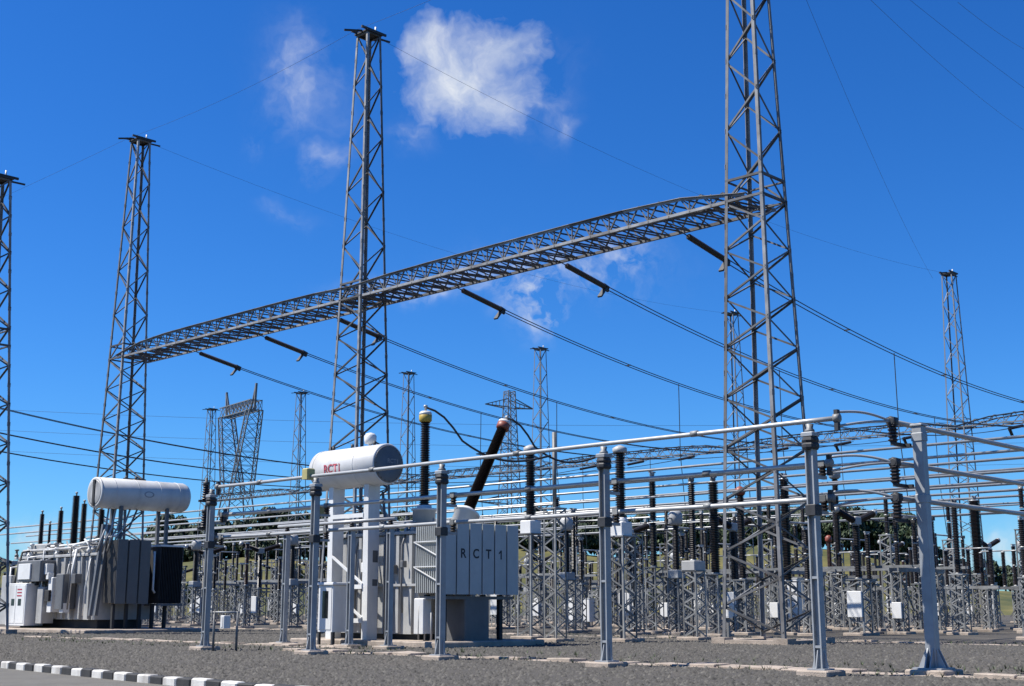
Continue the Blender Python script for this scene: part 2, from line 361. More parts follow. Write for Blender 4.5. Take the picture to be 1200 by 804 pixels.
# ------------------------------------------------------------------ lattice gantry towers
def tower(H, w0, w1, zb, n1, n2, wl, wb, solo, m='tower_steel'):
    root = empty('gantry_tower')
    hw = lambda z: 0.5 * (w0 + (w1 - w0) * z / H)
    cor = ((-1, -1), (1, -1), (1, 1), (-1, 1))
    def c(k, z): k %= 4; return Vector((cor[k][0] * hw(z), cor[k][1] * hw(z), z))
    for k, (sx, sy) in enumerate(cor):
        a, b = c(k, 0.25), c(k, H)
        h = Vector((-sx, 0, 0)); x, y, z = basis(b - a, h)
        if y.y * sy > 0: h = Vector((0, -sy, 0))
        member('leg', a, b, wl, m, root, h)
        MB().box((c(k, 0).x - .34, c(k, 0).y - .34, -0.1), (c(k, 0).x + .34, c(k, 0).y + .34, 0.25)).build('footing', 'concrete', root)
    zs = [0.45 + (zb - 0.45) * i / n1 for i in range(n1 + 1)] + [zb + (H - zb) * (i + 1) / n2 for i in range(n2)]
    j = MB()
    for k in range(4):
        inn = Vector((-(cor[k][0] + cor[(k + 1) % 4][0]), -(cor[k][1] + cor[(k + 1) % 4][1]), 0)).normalized()
        for i in range(len(zs) - 1):
            A, B = (k, k + 1) if (i + k) % 2 == 0 else (k + 1, k)
            a, b = c(A, zs[i]) + inn * wl * .3, c(B, zs[i + 1]) + inn * wl * .3
            if solo: member('brace', a, b, wb, 'shaded_brace_steel', root, inn)
            else: j.angle(a, b, wb, inn)
        for z in (zb, zb + 1.0, H - 0.1):
            a, b = c(k, z), c(k + 1, z)
            if solo: member('horizontal', a, b, wb * 1.3, 'shaded_brace_steel', root, inn)
            else: j.angle(a, b, wb, inn)
    if solo:
        gm = MB().box((-.5, -.03, -.5), (.5, .03, .5)).mesh('gusset_plate', m)
        for k in range(4):
            for z in zs[1:-1]:
                o = bpy.data.objects.new('gusset_plate', gm); link(o, root); p = c(k, z); o.location = (p.x - cor[k][0] * .08, p.y - cor[k][1] * .012, z); o.scale = (.2, .35, .24)
    if not solo: j.build('lacing', m, root, 'stuff')
    q = hw(H) + .1
    MB().box((-q, -q, H), (q, q, H + 0.10)).box((-q - .35, -q + .1, H + .1), (q + .35, -q + .22, H + .24)).box((-q - .35, q - .22, H + .1), (q + .35, q - .1, H + .24)).build('head_frame', 'dark_steel', root)
    MB().bar((-q, -.1, H + .1), (-q - 1.15, .25, H - .12), .11).build('earth_wire_arm', 'dark_steel', root)
    MB().bar((q, .1, H + .1), (q + 0.95, -.2, H + .02), .1).build('earth_wire_arm', 'dark_steel', root)
    MB().tube([(.3, -.3, H + .1), (.3, -.3, H + .6)], .06, 6).build('obstruction_lamp', 'white_paint', root)
    return root
ZB = 20.0
T_NEAR = (-0.6, 28.0, 56.0)
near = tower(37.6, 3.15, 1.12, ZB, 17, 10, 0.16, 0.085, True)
lab = ('tall grey lattice gantry tower with a small white box at its foot', 'tall lattice gantry tower between the two spans, rising behind the white reactor tank',
       'tall dark lattice gantry tower at the far end of the beam, behind the transformer')
for i, t in enumerate(T_NEAR):
    o = near if i == 0 else dup(near)
    o.location = W(t, 0); tag(o, lab[i], 'lattice tower', 'gantry towers of the front row')
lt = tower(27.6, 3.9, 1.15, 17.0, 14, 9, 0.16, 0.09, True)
lt.location = W(*tv(gp(-46, 743))); tag(lt, 'dark lattice tower standing at the left end of the transformer, one leg showing', 'lattice tower')
pl = MB()
for a in ((-1.9, -1.9, 1.9, -1.2), (-1.9, 1.2, 1.9, 1.9), (-1.9, -1.2, -1.2, 1.2), (1.2, -1.2, 1.9, 1.2)): pl.box((a[0], a[1], -.1), (a[2], a[3], .16))
plo = tag(pl.build('tower_plinth', 'concrete'), kind='structure'); plo.location = W(T_NEAR[0], 0); plo.rotation_euler = (0, 0, TH)
# far row of the same masts, lacing joined
T_FAR = (-1.0, 28.8, 57.6, 90.4, 118.7, 146.7, 174.2); VF = 84.0
FL = ('end mast of the distant gantry row, beyond the tubes of the box post', 'slim pale lattice mast rising behind the plain box post', 'slim pale lattice mast seen through the tower with the white box',
      'slim pale lattice mast between the tilted bushing and the open gravel post', 'slim pale lattice mast beside the yellow capped bushing', 'slim pale lattice mast rising behind the white reactor tank', 'slim pale lattice mast standing against the forked transmission tower')
far = tower(37.6, 2.8, 1.2, 20.4, 17, 10, 0.13, 0.065, False, 'far_steel')
for i, t in enumerate(T_FAR):
    o = far if i == 0 else dup(far)
    o.location = W(t, VF); tag(o, FL[i], 'lattice tower', 'masts of the second gantry row')

# ------------------------------------------------------------------ lattice beams
def beam(L, w_lo, w_hi, depth, solo, m='tower_steel', ec=0.14, wb=0.07, pan=0.74, e0=.22, e1=.22):
    root = empty('gantry_beam'); n = int(L / pan) // 2 * 2; j = MB()
    def put(name, a, b, w, hint=None):
        if solo: member(name, a, b, w, m if 'chord' in name else 'shaded_brace_steel', root, hint)
        else: j.angle(a, b, w, hint)
    dz = lambda s: (e0 if s < .5 else e1) + (depth - (e0 if s < .5 else e1)) * (1 - abs(2 * s - 1) ** 5)
    st = [i / n for i in range(n + 1)]
    lo = lambda s, x: Vector((x, s * L, 0)); hi = lambda s, x: Vector((x * 0.98, s * L, dz(s)))
    for x in (w_lo, w_hi):
        put('bottom_chord', lo(0, x), lo(1, x), ec, (0, 0, 1))
        for k in range(8): put('top_chord', hi(k / 8, x), hi((k + 1) / 8, x), ec, (0, 0, -1))
    for i in range(n):
        a, b = st[i], st[i + 1]
        for x in (w_lo, w_hi):
            put('side_brace', lo(a, x) if i % 2 else hi(a, x), hi(b, x) if i % 2 else lo(b, x), wb)
            if i % 2 and x == w_lo: put('side_post', lo(a, x), hi(a, x), wb * .8)
        x0, x1 = (w_lo, w_hi) if i % 2 else (w_hi, w_lo)
        put('bottom_brace', lo(a, x0), lo(b, x1), wb); put('bottom_brace', lo(a, x1) + Vector((0, 0, .1)), lo(b, x0) + Vector((0, 0, .1)), wb); put('top_brace', hi(a, x1), hi(b, x0), wb)
        if i % 4 == 0: put('bottom_strut', lo(a, w_lo), lo(a, w_hi), wb)
    if not solo: j.build('lattice', m, root, 'stuff')
    return root
for k, lb in enumerate(('long lattice gantry beam between the tower behind the reactor and the nearer tower', 'long lattice gantry beam between the tower behind the transformer and the one behind the reactor')):
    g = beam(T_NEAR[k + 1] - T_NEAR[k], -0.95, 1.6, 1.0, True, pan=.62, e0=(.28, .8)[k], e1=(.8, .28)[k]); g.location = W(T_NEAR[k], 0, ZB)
    tag(g, lb, 'lattice beam', 'beams of the front gantry row')
for k in range(len(T_FAR) - 1):
    g = beam(T_FAR[k + 1] - T_FAR[k], -0.95, 0.95, 1.1, False, m='far_steel', ec=.13, wb=.07, pan=1.0)
    g.location = W(T_FAR[k], VF, 20.4); tag(g, 'lattice beam spanning between two masts of the distant second gantry row', 'lattice beam', 'beams of the second gantry row')

# ------------------------------------------------------------------ overhead conductors with insulator strings
PH = [4.3, 12.5, 20.7, 32.2, 40.4, 48.6]
def conductor(t, va, za, vb, zb_, sag, label, group, horn=True):
    root = empty('overhead_conductor', W(t, 0)); Lg = vb - va
    def P(k, dx=0.0): return Vector((va + Lg * k, dx, za + (zb_ - za) * k - 4 * sag * k * (1 - k)))
    ks = 3.9 / Lg; k0 = 0.65 / Lg
    for kk, sgn in (((0, k0, ks), 1), ((1, 1 - k0, 1 - ks), -1)):
        a, b, c = P(kk[0]), P(kk[1]), P(kk[2])
        MB().tube([a, b], .03, 6).build('link', 'wire', root)
        MB().sheds(b, c - b, (c - b).length, .165, 8, .12).build('insulator_string', 'porcelain', root)
        if horn:
            d = (c - b).normalized(); MB().bar(c - d * .1, c + d * .35 + Vector((0, 0, -.05)), .34, .12).bar(c + d * .1, c - d * .45 + Vector((0, 0, -.75)), .10, .30).build('clamp_yoke', 'dark_steel', root)
    for s in (-.17, .17):
        MB().tube([P(ks + (1 - 2 * ks) * i / 36, s) for i in range(37)], .031, 6, True, False).build('wire', 'wire', root)
    sp = MB()
    for i in range(1, 6): p = P(ks + (1 - 2 * ks) * i / 6); sp.bar(p + Vector((0, -.2, 0)), p + Vector((0, .2, 0)), .07)
    sp.build('spacer', 'wire', root)
    tag(root, label, 'power line', group); return root
ORD = ('first', 'second', 'third', 'fourth', 'fifth', 'sixth')
for i, t in enumerate(PH): conductor(t + .4, 1.25, 20.0, VF - 1.4, 19.9, 4.0, ORD[i] + ' twin conductor along the beam, counted from the tower with the white box', 'conductors strung from the front gantry beam')
for t, z in ((62.5, 17.6), (70.5, 17.2), (78.5, 17.0)): conductor(t, -16, z, VF - 1.4, 20.0, 4.6, 'twin overhead conductor crossing behind the transformer, coming from outside the picture', 'conductors behind the transformer', False)
def wire(pts, r, label, group=None, sag=0.0, name='earth_wire'):
    a, b = Vector(pts[0]), Vector(pts[1]); n = 24
    q = [a.lerp(b, i / n) - Vector((0, 0, 4 * sag * (i / n) * (1 - i / n))) for i in range(n + 1)]
    o = MB().tube(q, r, 5, True, False).build(name, 'wire'); return tag(o, label, 'wire', group)
for a, b in ((0, 1), (1, 2)): wire((W(T_NEAR[a], -1, 37.7), W(T_NEAR[b], -1, 37.7)), .009, 'thin earth wire strung between the heads of the front gantry towers', 'earth wires along the front row', .5)
for i, t in enumerate(T_NEAR): wire((W(t, .9, 37.7), W((T_FAR[0], 28.8, 57.6)[i], VF, 37.7)), .009, 'thin earth wire running from a front gantry tower head to a distant mast head', 'earth wires across the yard', 2.2)
wire((W(56, -1, 37.7), W(120, -20, 27)), .009, 'thin earth wire leaving the head of the far tower toward open sky', None, 1)
for i, (a, b) in enumerate((((940, -40), (1092, 310)), ((1000, -50), (1240, 160)), ((1120, -30), (1260, 60)))):
    A = ray(*a).normalized() * 75; B = ray(*b).normalized() * 150; wire((A, B), .010, 'thin overhead wire high in the sky beside the tower with the white box', 'high thin wires', 1.0)
for i, (ya, yb) in enumerate(((468, 482), (492, 508), (516, 533))):
    wire((ray(-80, ya).normalized() * 330, ray(1300, yb).normalized() * 330), .032, 'thin distant transmission wire crossing low in the sky', 'distant transmission wires', 3.0, 'transmission_wire')

# ------------------------------------------------------------------ foreground rigid bus rack
ZT = (6.0, 5.0, 4.15); VT = -22.0
POST_T = (-16.0, -9.5, -2.95, 3.4, 9.8)
def footing(parent, s=.42, h=.13, dz=0.0): MB().cbox((-s, -s, -.15), (s, s, h), .03).build('footing', 'concrete', parent)
def hcol(parent, h, w=.22, m='post_grey', z0=.13):
    f = .035
    MB().box((-w / 2, -w / 2, z0), (w / 2, -w / 2 + f, h)).box((-w / 2, w / 2 - f, z0), (w / 2, w / 2, h)).box((-f / 2, -w / 2 + f, z0), (f / 2, w / 2 - f, h)).build('column', m, parent)
    n = max(2, int(h / 1.15)); b = MB()
    for i in range(n): z = z0 + .5 + (h - z0 - .7) * i / (n - 1); b.box((-w / 2 + .01, -w / 2 - .008, z), (w / 2 - .01, w / 2 + .008, z + .06))
    b.build('batten', m, parent)
    MB().box((-w / 2 - .12, -w / 2 - .12, z0), (w / 2 + .12, w / 2 + .12, z0 + .035)).build('base_plate', m, parent)
    for dx, dy in ((1, 0), (-1, 0), (0, 1), (0, -1)):
        a = Vector((dx, dy, 0)); s = Vector((-dy, dx, 0)) * .012; p0 = a * (w / 2); p1 = a * (w / 2 + .11); q = MB(); Z = z0 + .035
        vs = [p0 - s + Vector((0, 0, Z)), p1 - s + Vector((0, 0, Z)), p0 - s + Vector((0, 0, Z + .42)), p0 + s + Vector((0, 0, Z)), p1 + s + Vector((0, 0, Z)), p0 + s + Vector((0, 0, Z + .42))]
        q.add(vs, ((0, 1, 2), (5, 4, 3), (0, 3, 4, 1), (1, 4, 5, 2), (2, 5, 3, 0))).build('gusset', m, parent)
def bus_post():
    r = empty('bus_support_post'); footing(r); hcol(r, 5.62)
    MB().cbox((-.17, -.17, 5.62), (.17, .17, 5.72), .02).build('top_plate', 'post_grey', r)
    MB().lathe((0, 0, 5.3), (0, 0, 1), [(.19, 0), (.215, .05), (.215, .12), (.19, .16), (.215, .22), (.19, .3)], 10, False).build('top_collar', 'dark_steel', r)
    MB().lathe((0, 0, 5.72), (0, 0, 1), [(.12, 0), (.12, .06), (.08, .1), (.1, .2)], 8).build('tube_clamp', 'galv', r)
    for z in ZT[1:]:
        MB().box((.17, -.05, z - .38), (.62, .05, z - .3)).build('bracket_arm', 'post_grey', r)
        MB().sheds((.5, 0, z - .3), (0, 0, 1), .24, .11, 8, .07).build('post_insulator', 'porcelain', r)
        MB().box((.42, -.09, z - .07), (.58, .09, z + .08)).build('tube_clamp', 'galv', r)
    MB().cbox((-.15, -.15, 3.72), (.15, .15, 3.98), .02).build('collar', 'dark_steel', r)
    return r
bp0 = bus_post()
PL = ('grey steel bus post where the three tubes end, beside the plain box post', 'grey steel bus post standing in open gravel well clear of the reactor',
      'grey steel bus post in front of the lettered radiator of the reactor', 'dark grey bus post holding the yellow boxes in front of the white reactor tank', 'grey bus post at the far tube ends beside the small pipe frame')
for i, t in enumerate(POST_T):
    o = bp0 if i == 0 else dup(bp0); o.location = W(t, VT); tag(o, PL[i], 'steel post', 'bus support posts')
TL = ('highest of three long aluminium bus tubes resting on top of the grey posts', 'middle one of three long aluminium bus tubes carried behind the grey posts', 'lowest of three long aluminium bus tubes carried behind the grey posts')
for k, z in enumerate(ZT):
    t0, t1 = ((-16.75, 9.4), (-16.2, 9.6), (-16.2, 10.2))[k]
    r = empty('bus_tube', W(0, VT)); x = 0.0 if k == 0 else .5
    n = 26; pts = [(x, t0 + (t1 - t0) * i / n, z - .012 * math.sin(math.pi * ((t0 + (t1 - t0) * i / n + 16) / 6.45 % 1))) for i in range(n + 1)]
    MB().tube(pts, .06, 12).build('tube', 'alu', r)
    for ts in (-12.7, -6.3, .3, 6.6): MB().lathe((x, ts, z), (0, 1, 0), [(.06, 0), (.082, .01), (.082, .22), (.06, .23)], 10).build('sleeve', 'galv', r)
    for te in (t0, t1):
        MB().lathe((x, te - .09, z), (0, 1, 0), [(.06, 0), (.11, .02), (.11, .16), (.06, .18)], 10).build('end_clamp', 'galv', r)
        MB().box((x - .06, te - .05, z - .3), (x + .06, te + .05, z + .2)).build('terminal', 'dark_steel', r)
    if k < 2:
        y = 3.85
        MB().cbox((x - .17, y - .17, z - (.1 if k == 0 else .32)), (x + .17, y + .17, z + (.28 if k == 0 else .02)), .03).build('yellow_box', 'box_yellow', r)
    tag(r, TL[k], 'bus tube', 'long bus tubes on the front posts')
def insulator_stack(name, P, label, group=None):
    r = empty(name, P)
    MB().sheds((0, 0, 0), (0, 0, 1), .55, .17, 10, .09, .8).build('porcelain', 'porcelain', r)
    MB().lathe((0, 0, .55), (0, 0, 1), [(.09, 0), (.13, .03), (.13, .14), (.06, .17), (.06, .3)], 8).build('cap', 'dark_steel', r)
    MB().box((-.3, -.04, -.08), (.08, .04, 0)).build('arm', 'dark_steel', r)
    return tag(r, label, 'insulator', group)
for z in (5.55, 4.5): insulator_stack('station_insulator', W(10.35, VT + .1, z), 'small black insulator mounted on the bus post beside the transformer tank', 'insulators at the far tube ends')
# plain box post at the corner with tubes running into the yard
cp = empty('corner_post', W(-17.75, -19.85)); footing(cp, .5)
MB().cbox((-.13, -.13, .13), (.13, .13, 5.92), .015).build('column', 'post_grey', cp)
MB().cbox((-.16, -.16, 5.92), (.16, .16, 5.97), .015).build('cap_plate', 'post_grey', cp)
for z in (4.05, 5.55): MB().cbox((-.15, -.15, z), (.15, .15, z + .2), .02).build('collar', 'post_grey', cp)
MB().box((-.36, -.36, .13), (.36, .36, .17)).build('base_plate', 'post_grey', cp)
for dx, dy in ((1, 1), (-1, 1), (1, -1), (-1, -1)):
    MB().add([(dx * .131, dy * .05, .17), (dx * .34, dy * .05, .17), (dx * .131, dy * .05, .62), (dx * .131, dy * .08, .17), (dx * .34, dy * .08, .17), (dx * .131, dy * .08, .62)], ((0, 1, 2), (5, 4, 3), (0, 3, 4, 1), (1, 4, 5, 2), (2, 5, 3, 0))).build('gusset', 'post_grey', cp)
    MB().add([(dx * .05, dy * .131, .17), (dx * .05, dy * .34, .17), (dx * .05, dy * .131, .62), (dx * .08, dy * .131, .17), (dx * .08, dy * .34, .17), (dx * .08, dy * .131, .62)], ((0, 1, 2), (5, 4, 3), (0, 3, 4, 1), (1, 4, 5, 2), (2, 5, 3, 0))).build('gusset', 'post_grey', cp)
for z in ZT:
    MB().box((-.72, .30, z - .58), (-.1, .40, z - .5)).box((-.16, .18, z - .58), (-.06, .32, z - .5)).build('bracket_arm', 'dark_steel', cp)
    MB().sheds((-.66, .35, z - .5), (0, 0, 1), .42, .13, 10, .07).build('post_insulator', 'porcelain', cp)
    MB().box((-.76, .25, z - .08), (-.54, .45, z + .1)).build('tube_clamp', 'dark_steel', cp)
tag(cp, 'plain blue grey box section post with flared foot plates and side brackets', 'steel post')
CL = ('highest', 'middle', 'lowest')
for k, z in enumerate(ZT):
    r = empty('bus_tube', W(-17.4, -20.5)); MB().tube([(0, 0, z), (7, .0, z - .015), (13.5, 0, z)], .066, 12).build('tube', 'alu', r)
    MB().lathe((-.12, 0, z), (1, 0, 0), [(.08, 0), (.13, .03), (.13, .2), (.085, .22)], 10).build('end_clamp', 'dark_steel', r)
    tag(r, CL[k] + ' of three aluminium bus tubes running from the plain box post into the yard', 'bus tube', 'tubes running from the box post')
cp2 = dup(cp); cp2.location = W(-17.75, -8.0); tag(cp2, 'blue grey box post holding the far ends of the corner tubes', 'steel post')
for k, z in enumerate(ZT):
    r = empty('jumper_cable', W(0, 0)); A = Vector((-22 + (.0 if k == 0 else .5), (-16.75, -16.2, -16.2)[k], z)); B = Vector((-20.55, -17.4, z))
    for dz, up in ((.14, .10), (-.2, .04)):
        MB().tube([A.lerp(B, i / 12) + Vector((0, 0, dz * (1 - i / 12) + up * math.sin(math.pi * i / 12))) for i in range(13)], .032, 6).build('cable', 'alu', r)
    tag(r, ('uppermost', 'middle', 'lowest')[k] + ' pair of curved jumper cables bridging the corner between the bus tubes', 'cable', 'corner jumper cables')
# second row of shorter posts in front of the reactor
sp0 = empty('support_post'); footing(sp0, .45); hcol(sp0, 4.5, .21)
MB().cbox((-.18, -.18, 4.5), (.18, .18, 4.56), .02).build('top_plate', 'galv', sp0)
MB().sheds((0, 0, 4.56), (0, 0, 1), .26, .12, 8, .07).build('post_insulator', 'porcelain', sp0)
for i, (px, v, lb) in enumerate(((332, -16.8, 'short grey post standing alone between the yellow box post and the transformer'), (409, -16.8, 'short grey post in front of the reactor beside the white cabinet'), (455, -16.8, 'short grey post in front of the reactor tank, next to the lettered radiator'))):
    o = sp0 if i == 0 else dup(sp0); o.location = W(x2t(px, v), v); tag(o, lb, 'steel post', 'short posts of the second row')
t0, t1 = x2t(332, -16.8) + .6, x2t(455, -16.8) - .3
o = MB().tube([W(t0, -16.8, 4.86), W(t1, -16.8, 4.86)], .07, 10).build('bus_tube', 'alu'); tag(o, 'short aluminium tube lying across the tops of the three short posts', 'bus tube')

# ------------------------------------------------------------------ shunt reactor
def box_thing(parent, name, m, v0, v1, t0, t1, z0, z1, c=.03): return MB().cbox((v0, t0, z0), (v1, t1, z1), c).build(name, m, parent)
def bushing(parent, P, tilt, turret, L, r, capm, tw=None, red=False, n=14):
    d = Vector(tilt).normalized(); P = Vector(P)
    g = MB().lathe(P, d, [(r * 2.0, 0), (r * 2.0, turret * .8), (r * 2.25, turret * .8), (r * 2.25, turret * .88), (r * 1.3, turret * .9), (r * 1.25, turret)], n).build('bushing', 'white_paint' if capm else 'tank_white', parent)
    MB().sheds(P + d * turret, d, L, r, n, .075, .85).build('porcelain', 'porcelain', g)
    e = P + d * (turret + L)
    if capm:
        MB().lathe(e, d, [(r * .9, 0), (r * 1.12, .06), (r * 1.15, .30), (r * 1.1, .31)], n).build('cap', capm, g)
        MB().lathe(e + d * .31, d, [(r * 1.12, 0), (r * 1.1, .1), (r * .8, .17), (r * .3, .19)], n).build('cap_top', 'white_paint', g)
    MB().lathe(e + d * (.5 if capm else 0), d, [(.05, 0), (.05, .14), (.09, .15), (.09, .24), (.04, .26)], 8).build('terminal', 'alu', g)
    return e + d * (.66 if capm else .2)
rx = empty('shunt_reactor', W(0, 0))
MB().cbox((-14.6, 5.0, -.1), (-8.6, 14.6, .22), .04).build('plinth', 'concrete', rx)
box_thing(rx, 'tank', 'tank_white', -13.0, -9.6, 8.1, 13.6, .45, 4.55, .05)
box_thing(rx, 'tank_cover', 'tank_white', -13.15, -9.45, 7.95, 13.75, 4.55, 4.68, .02)
box_thing(rx, 'tank_base', 'dark_grey', -12.8, -9.8, 8.3, 13.4, .22, .45, .02)
stf = MB().box((-.16, -.09, .5), (0, .09, 4.5)).mesh('stiffener', 'tank_white')
for k in range(7):
    o = bpy.data.objects.new('stiffener', stf); link(o, rx); o.location = (-13.0, 8.4 + k * .82, 0)
stf2 = MB().box((-.09, -.16, .5), (.09, 0, 4.5)).mesh('stiffener', 'tank_white')
for k in range(4):
    o = bpy.data.objects.new('stiffener', stf2); link(o, rx); o.location = (-12.6 + k * .85, 8.1, 0)
MB().box((-13.22, 8.0, 2.4), (-13.0, 13.7, 2.5)).build('girdle', 'tank_white', rx)
# radiator bank: six flat elements wide, lettered one character per element
RV0, RV1, RT0, RZ0, RZ1 = -13.8, -9.45, 5.7, 2.05, 4.92
pw = (RV1 - RV0) / 6
fin = MB()
for k in range(1, 15): fin.box((.03, k * .118, .06), (pw - .03, k * .118 + .035, RZ1 - RZ0 - .06))
finm = fin.mesh('fins', 'radiator'); plm = MB().cbox((.03, 0, 0), (pw - .03, .045, RZ1 - RZ0), .012).mesh('radiator', 'radiator')
for k in range(6):
    o = bpy.data.objects.new('radiator', plm); link(o, rx); o.location = (RV0 + k * pw, RT0, RZ0)
    q = bpy.data.objects.new('fins', finm); link(q, o); q['kind'] = 'stuff'
    if k == 4:
        MB().box((pw / 2 - .02, -.008, 1.44), (pw / 2 + .05, -.003, 1.81)).add([(pw / 2 - .02, -.006, 1.81), (pw / 2 - .13, -.006, 1.70), (pw / 2 - .13, -.006, 1.64), (pw / 2 - .02, -.006, 1.71)], ((0, 1, 2, 3),)).build('letter', 'letter_dark', o)
    elif 1 <= k <= 3:
        text_mesh('RCT1'[k - 1], .52, 'letter_dark', 'letter', lambda c: (c.x * 1.0 + pw / 2, -.006, c.y + 1.62), o, .012)
for z in (RZ0 + .15, RZ1 - .2):
    MB().tube([(RV0 + .1, RT0 + .9, z), (RV1 - .1, RT0 + .9, z)], .11, 10).build('header_pipe', 'radiator', rx)
    for v in (-12.6, -10.4): MB().tube([(v, RT0 + .9, z), (v, 8.15, z)], .1, 10).build('feed_pipe', 'radiator', rx)
for za, zb2 in ((4.15, 3.45), (3.15, 2.45)):
    MB().bar((RV0 - .03, RT0 + 1.75, za), (RV0 - .03, RT0 + .05, zb2), .035, .05).build('strap', 'white_paint', rx)
    MB().bar((RV0 - .03, RT0 + 1.75, za), (RV0 - .03, RT0 + .05, za), .035, .05).build('strap', 'white_paint', rx)
for v, t in ((-13.3, 6.2), (-10.1, 6.2), (-13.3, 7.2), (-10.1, 7.2)): MB().box((v - .09, t - .09, .22), (v + .09, t + .09, RZ0)).build('radiator_leg', 'dark_grey', rx)
box_thing(rx, 'marshalling_box', 'white_paint', -13.75, -13.3, 6.9, 7.5, .5, 1.9)
box_thing(rx, 'support_block', 'tank_grey', -12.4, -11.0, 5.9, 7.0, .22, 1.9)
# conservator
cons = MB().lathe((-13.7, 14.0, 7.5), (0, -1, 0), [(.05, 0), (.5, .05), (.74, .17), (.87, .38), (.87, 4.68), (.82, 4.72), (.0, 4.721)], 40).build('conservator', 'conservator_paint', rx)
MB().lathe((-13.7, 9.28, 7.5), (0, -1, 0), [(.80, 0), (.78, .03), (.73, .05), (.0, .052)], 40).build('end_cover', 'tank_grey', cons)  # end turned from the sun, its shade put into the darker grey
def wrap2(c):                         # lettering bent round the tank, read from the front left
    a = R(-5) + c.y / .88; return (-13.7 - 0.894 * math.cos(a), 12.0 - c.x, 7.5 + 0.894 * math.sin(a))
text_mesh('RCT1', .50, 'letter_red', 'lettering', wrap2, cons, .008)
text_mesh('RCT1', .26, 'letter_pale', 'lettering', lambda c: (-13.5 + c.x, 9.222, 7.62 + c.y), cons, .004)
for t, b in ((10.35, .22), (12.75, .22)):
    MB().add([(-13.95, t - .18, b), (-13.4, t - .18, b), (-13.4, t + .18, b), (-13.95, t + .18, b), (-14.0, t - .15, 6.82), (-13.35, t - .15, 6.82), (-13.35, t + .15, 6.82), (-14.0, t + .15, 6.82)],
             ((0, 3, 2, 1), (4, 5, 6, 7), (0, 1, 5, 4), (1, 2, 6, 5), (2, 3, 7, 6), (3, 0, 4, 7))).build('conservator_support', 'white_paint', rx)
for z in (.9, 2.3, 5.3): MB().box((-14.02, 10.5, z), (-13.9, 12.6, z + .18)).build('cross_tie', 'white_paint', rx)
for z in (1.1, 2.5): MB().bar((-13.96, 10.5, z), (-13.96, 12.6, z + 1.2), .09).build('diagonal_tie', 'white_paint', rx)
for z in (1.0, 2.2, 3.4): MB().box((-13.7, 10.18, z), (-13.42, 10.19, z + .5)).build('cover_plate', 'tank_grey', rx)
MB().tube([(-13.2, 9.9, .3), (-13.2, 9.9, 4.4), (-13.2, 10.2, 6.4)], .06, 8).build('drain_pipe', 'tank_grey', rx)
MB().lathe((-13.5, 10.75, 8.34), (0, 0, 1), [(.08, 0), (.08, .12), (.24, .16), (.27, .3), (.27, .5), (.18, .6), (.05, .64)], 14).build('breather', 'white_paint', cons)
for t in (12.9, 11.6, 10.1): MB().tube([(-13.8, t, 8.3), (-13.8, t, 8.52)], .07, 8).build('valve', 'dark_steel', cons)
MB().tube([(-13.3, 11.0, 6.75), (-13.0, 11.0, 6.2), (-12.2, 10.8, 5.2), (-12.0, 10.8, 4.65)], .08, 8).build('oil_pipe', 'tank_white', rx)
tb = x2t(497, -11.9, 5.2); e1 = bushing(rx, (-11.9, tb, 4.68), (0, 0, 1), 1.15, 3.6, .25, 'cap_yellow')
tb2 = x2t(537, -10.1, 5.2); e2 = bushing(rx, (-10.1, tb2, 4.68), (.56, .0, 1), 1.25, 4.3, .27, 'cap_red')
rr = random.Random(21)
for t in (13.45, 10.7): MB().lathe((-13.7, t, 7.5), (0, -1, 0), [(.872, 0), (.885, .01), (.885, .05), (.872, .06)], 40).build('weld_band', 'conservator_paint', cons)
bl = MB()
for i in range(20): a = 2 * math.pi * i / 20; bl.lathe((-13.7 + .74 * math.cos(a), 9.245, 7.5 + .74 * math.sin(a)), (0, -1, 0), [(.022, 0), (.022, .03)], 6)
bl.build('flange_bolts', 'dark_steel', cons, 'stuff')
for k in range(5):
    t = 8.6 + k * 1.0; x = -13.35 - rr.uniform(0, .25)
    MB().tube([(x, t, .9 + rr.uniform(0, .6)), (x, t + .1, 2.6), (x + .2, t + .3, 3.6 + rr.uniform(0, .8)), (-12.9, t + .3, 4.8)], .045, 6).build('conduit', 'tank_grey', rx)
for k in range(6):
    t = 8.5 + rr.uniform(0, 4.6); z = .8 + rr.uniform(0, 3.2); d = rr.uniform(.18, .34)
    MB().cbox((-13.3 - d * .5, t, z), (-13.16, t + d, z + d * 1.4), .02).build('gauge_box', rr.choice(('tank_grey', 'white_paint', 'dark_steel')), rx)
MB().tube([(-13.6, 8.2, 4.9), (-12.4, 8.2, 4.95), (-10.2, 8.3, 4.95)], .07, 8).build('cover_pipe', 'tank_white', rx)
for k in range(9): MB().lathe((-12.9 + rr.uniform(0, 3), 8.2 + rr.uniform(0, 5), 4.68), (0, 0, 1), [(.12, 0), (.12, .12), (.07, .14), (.07, .34), (.13, .36), (.13, .42)], 8).build('cover_fitting', rr.choice(('tank_white', 'tank_grey')), rx)
for s_ in (-.2, .2): MB().tube([(-12.2 + s_, 7.85, .3), (-12.2 + s_, 7.85, 5.2)], .025, 6).build('ladder_rail', 'galv', rx)
for k in range(15): MB().tube([(-12.4, 7.85, .6 + k * .3), (-12.0, 7.85, .6 + k * .3)], .016, 5).build('rung', 'galv', rx)
for k in range(7):
    v = -13.75 + rr.uniform(0, .35); MB().tube([(v, 6.1 + k * .22, .25), (v, 6.1 + k * .22, 1.2 + rr.uniform(0, .8))], .03, 5).build('conduit', 'tank_white', rx)
MB().box((-13.6, 5.9, 1.86), (-9.6, 7.4, 1.98)).build('radiator_sill', 'tank_grey', rx)
tag(rx, 'large white reactor with lettered grey radiators, a white overhead tank and two brown bushings', 'reactor')
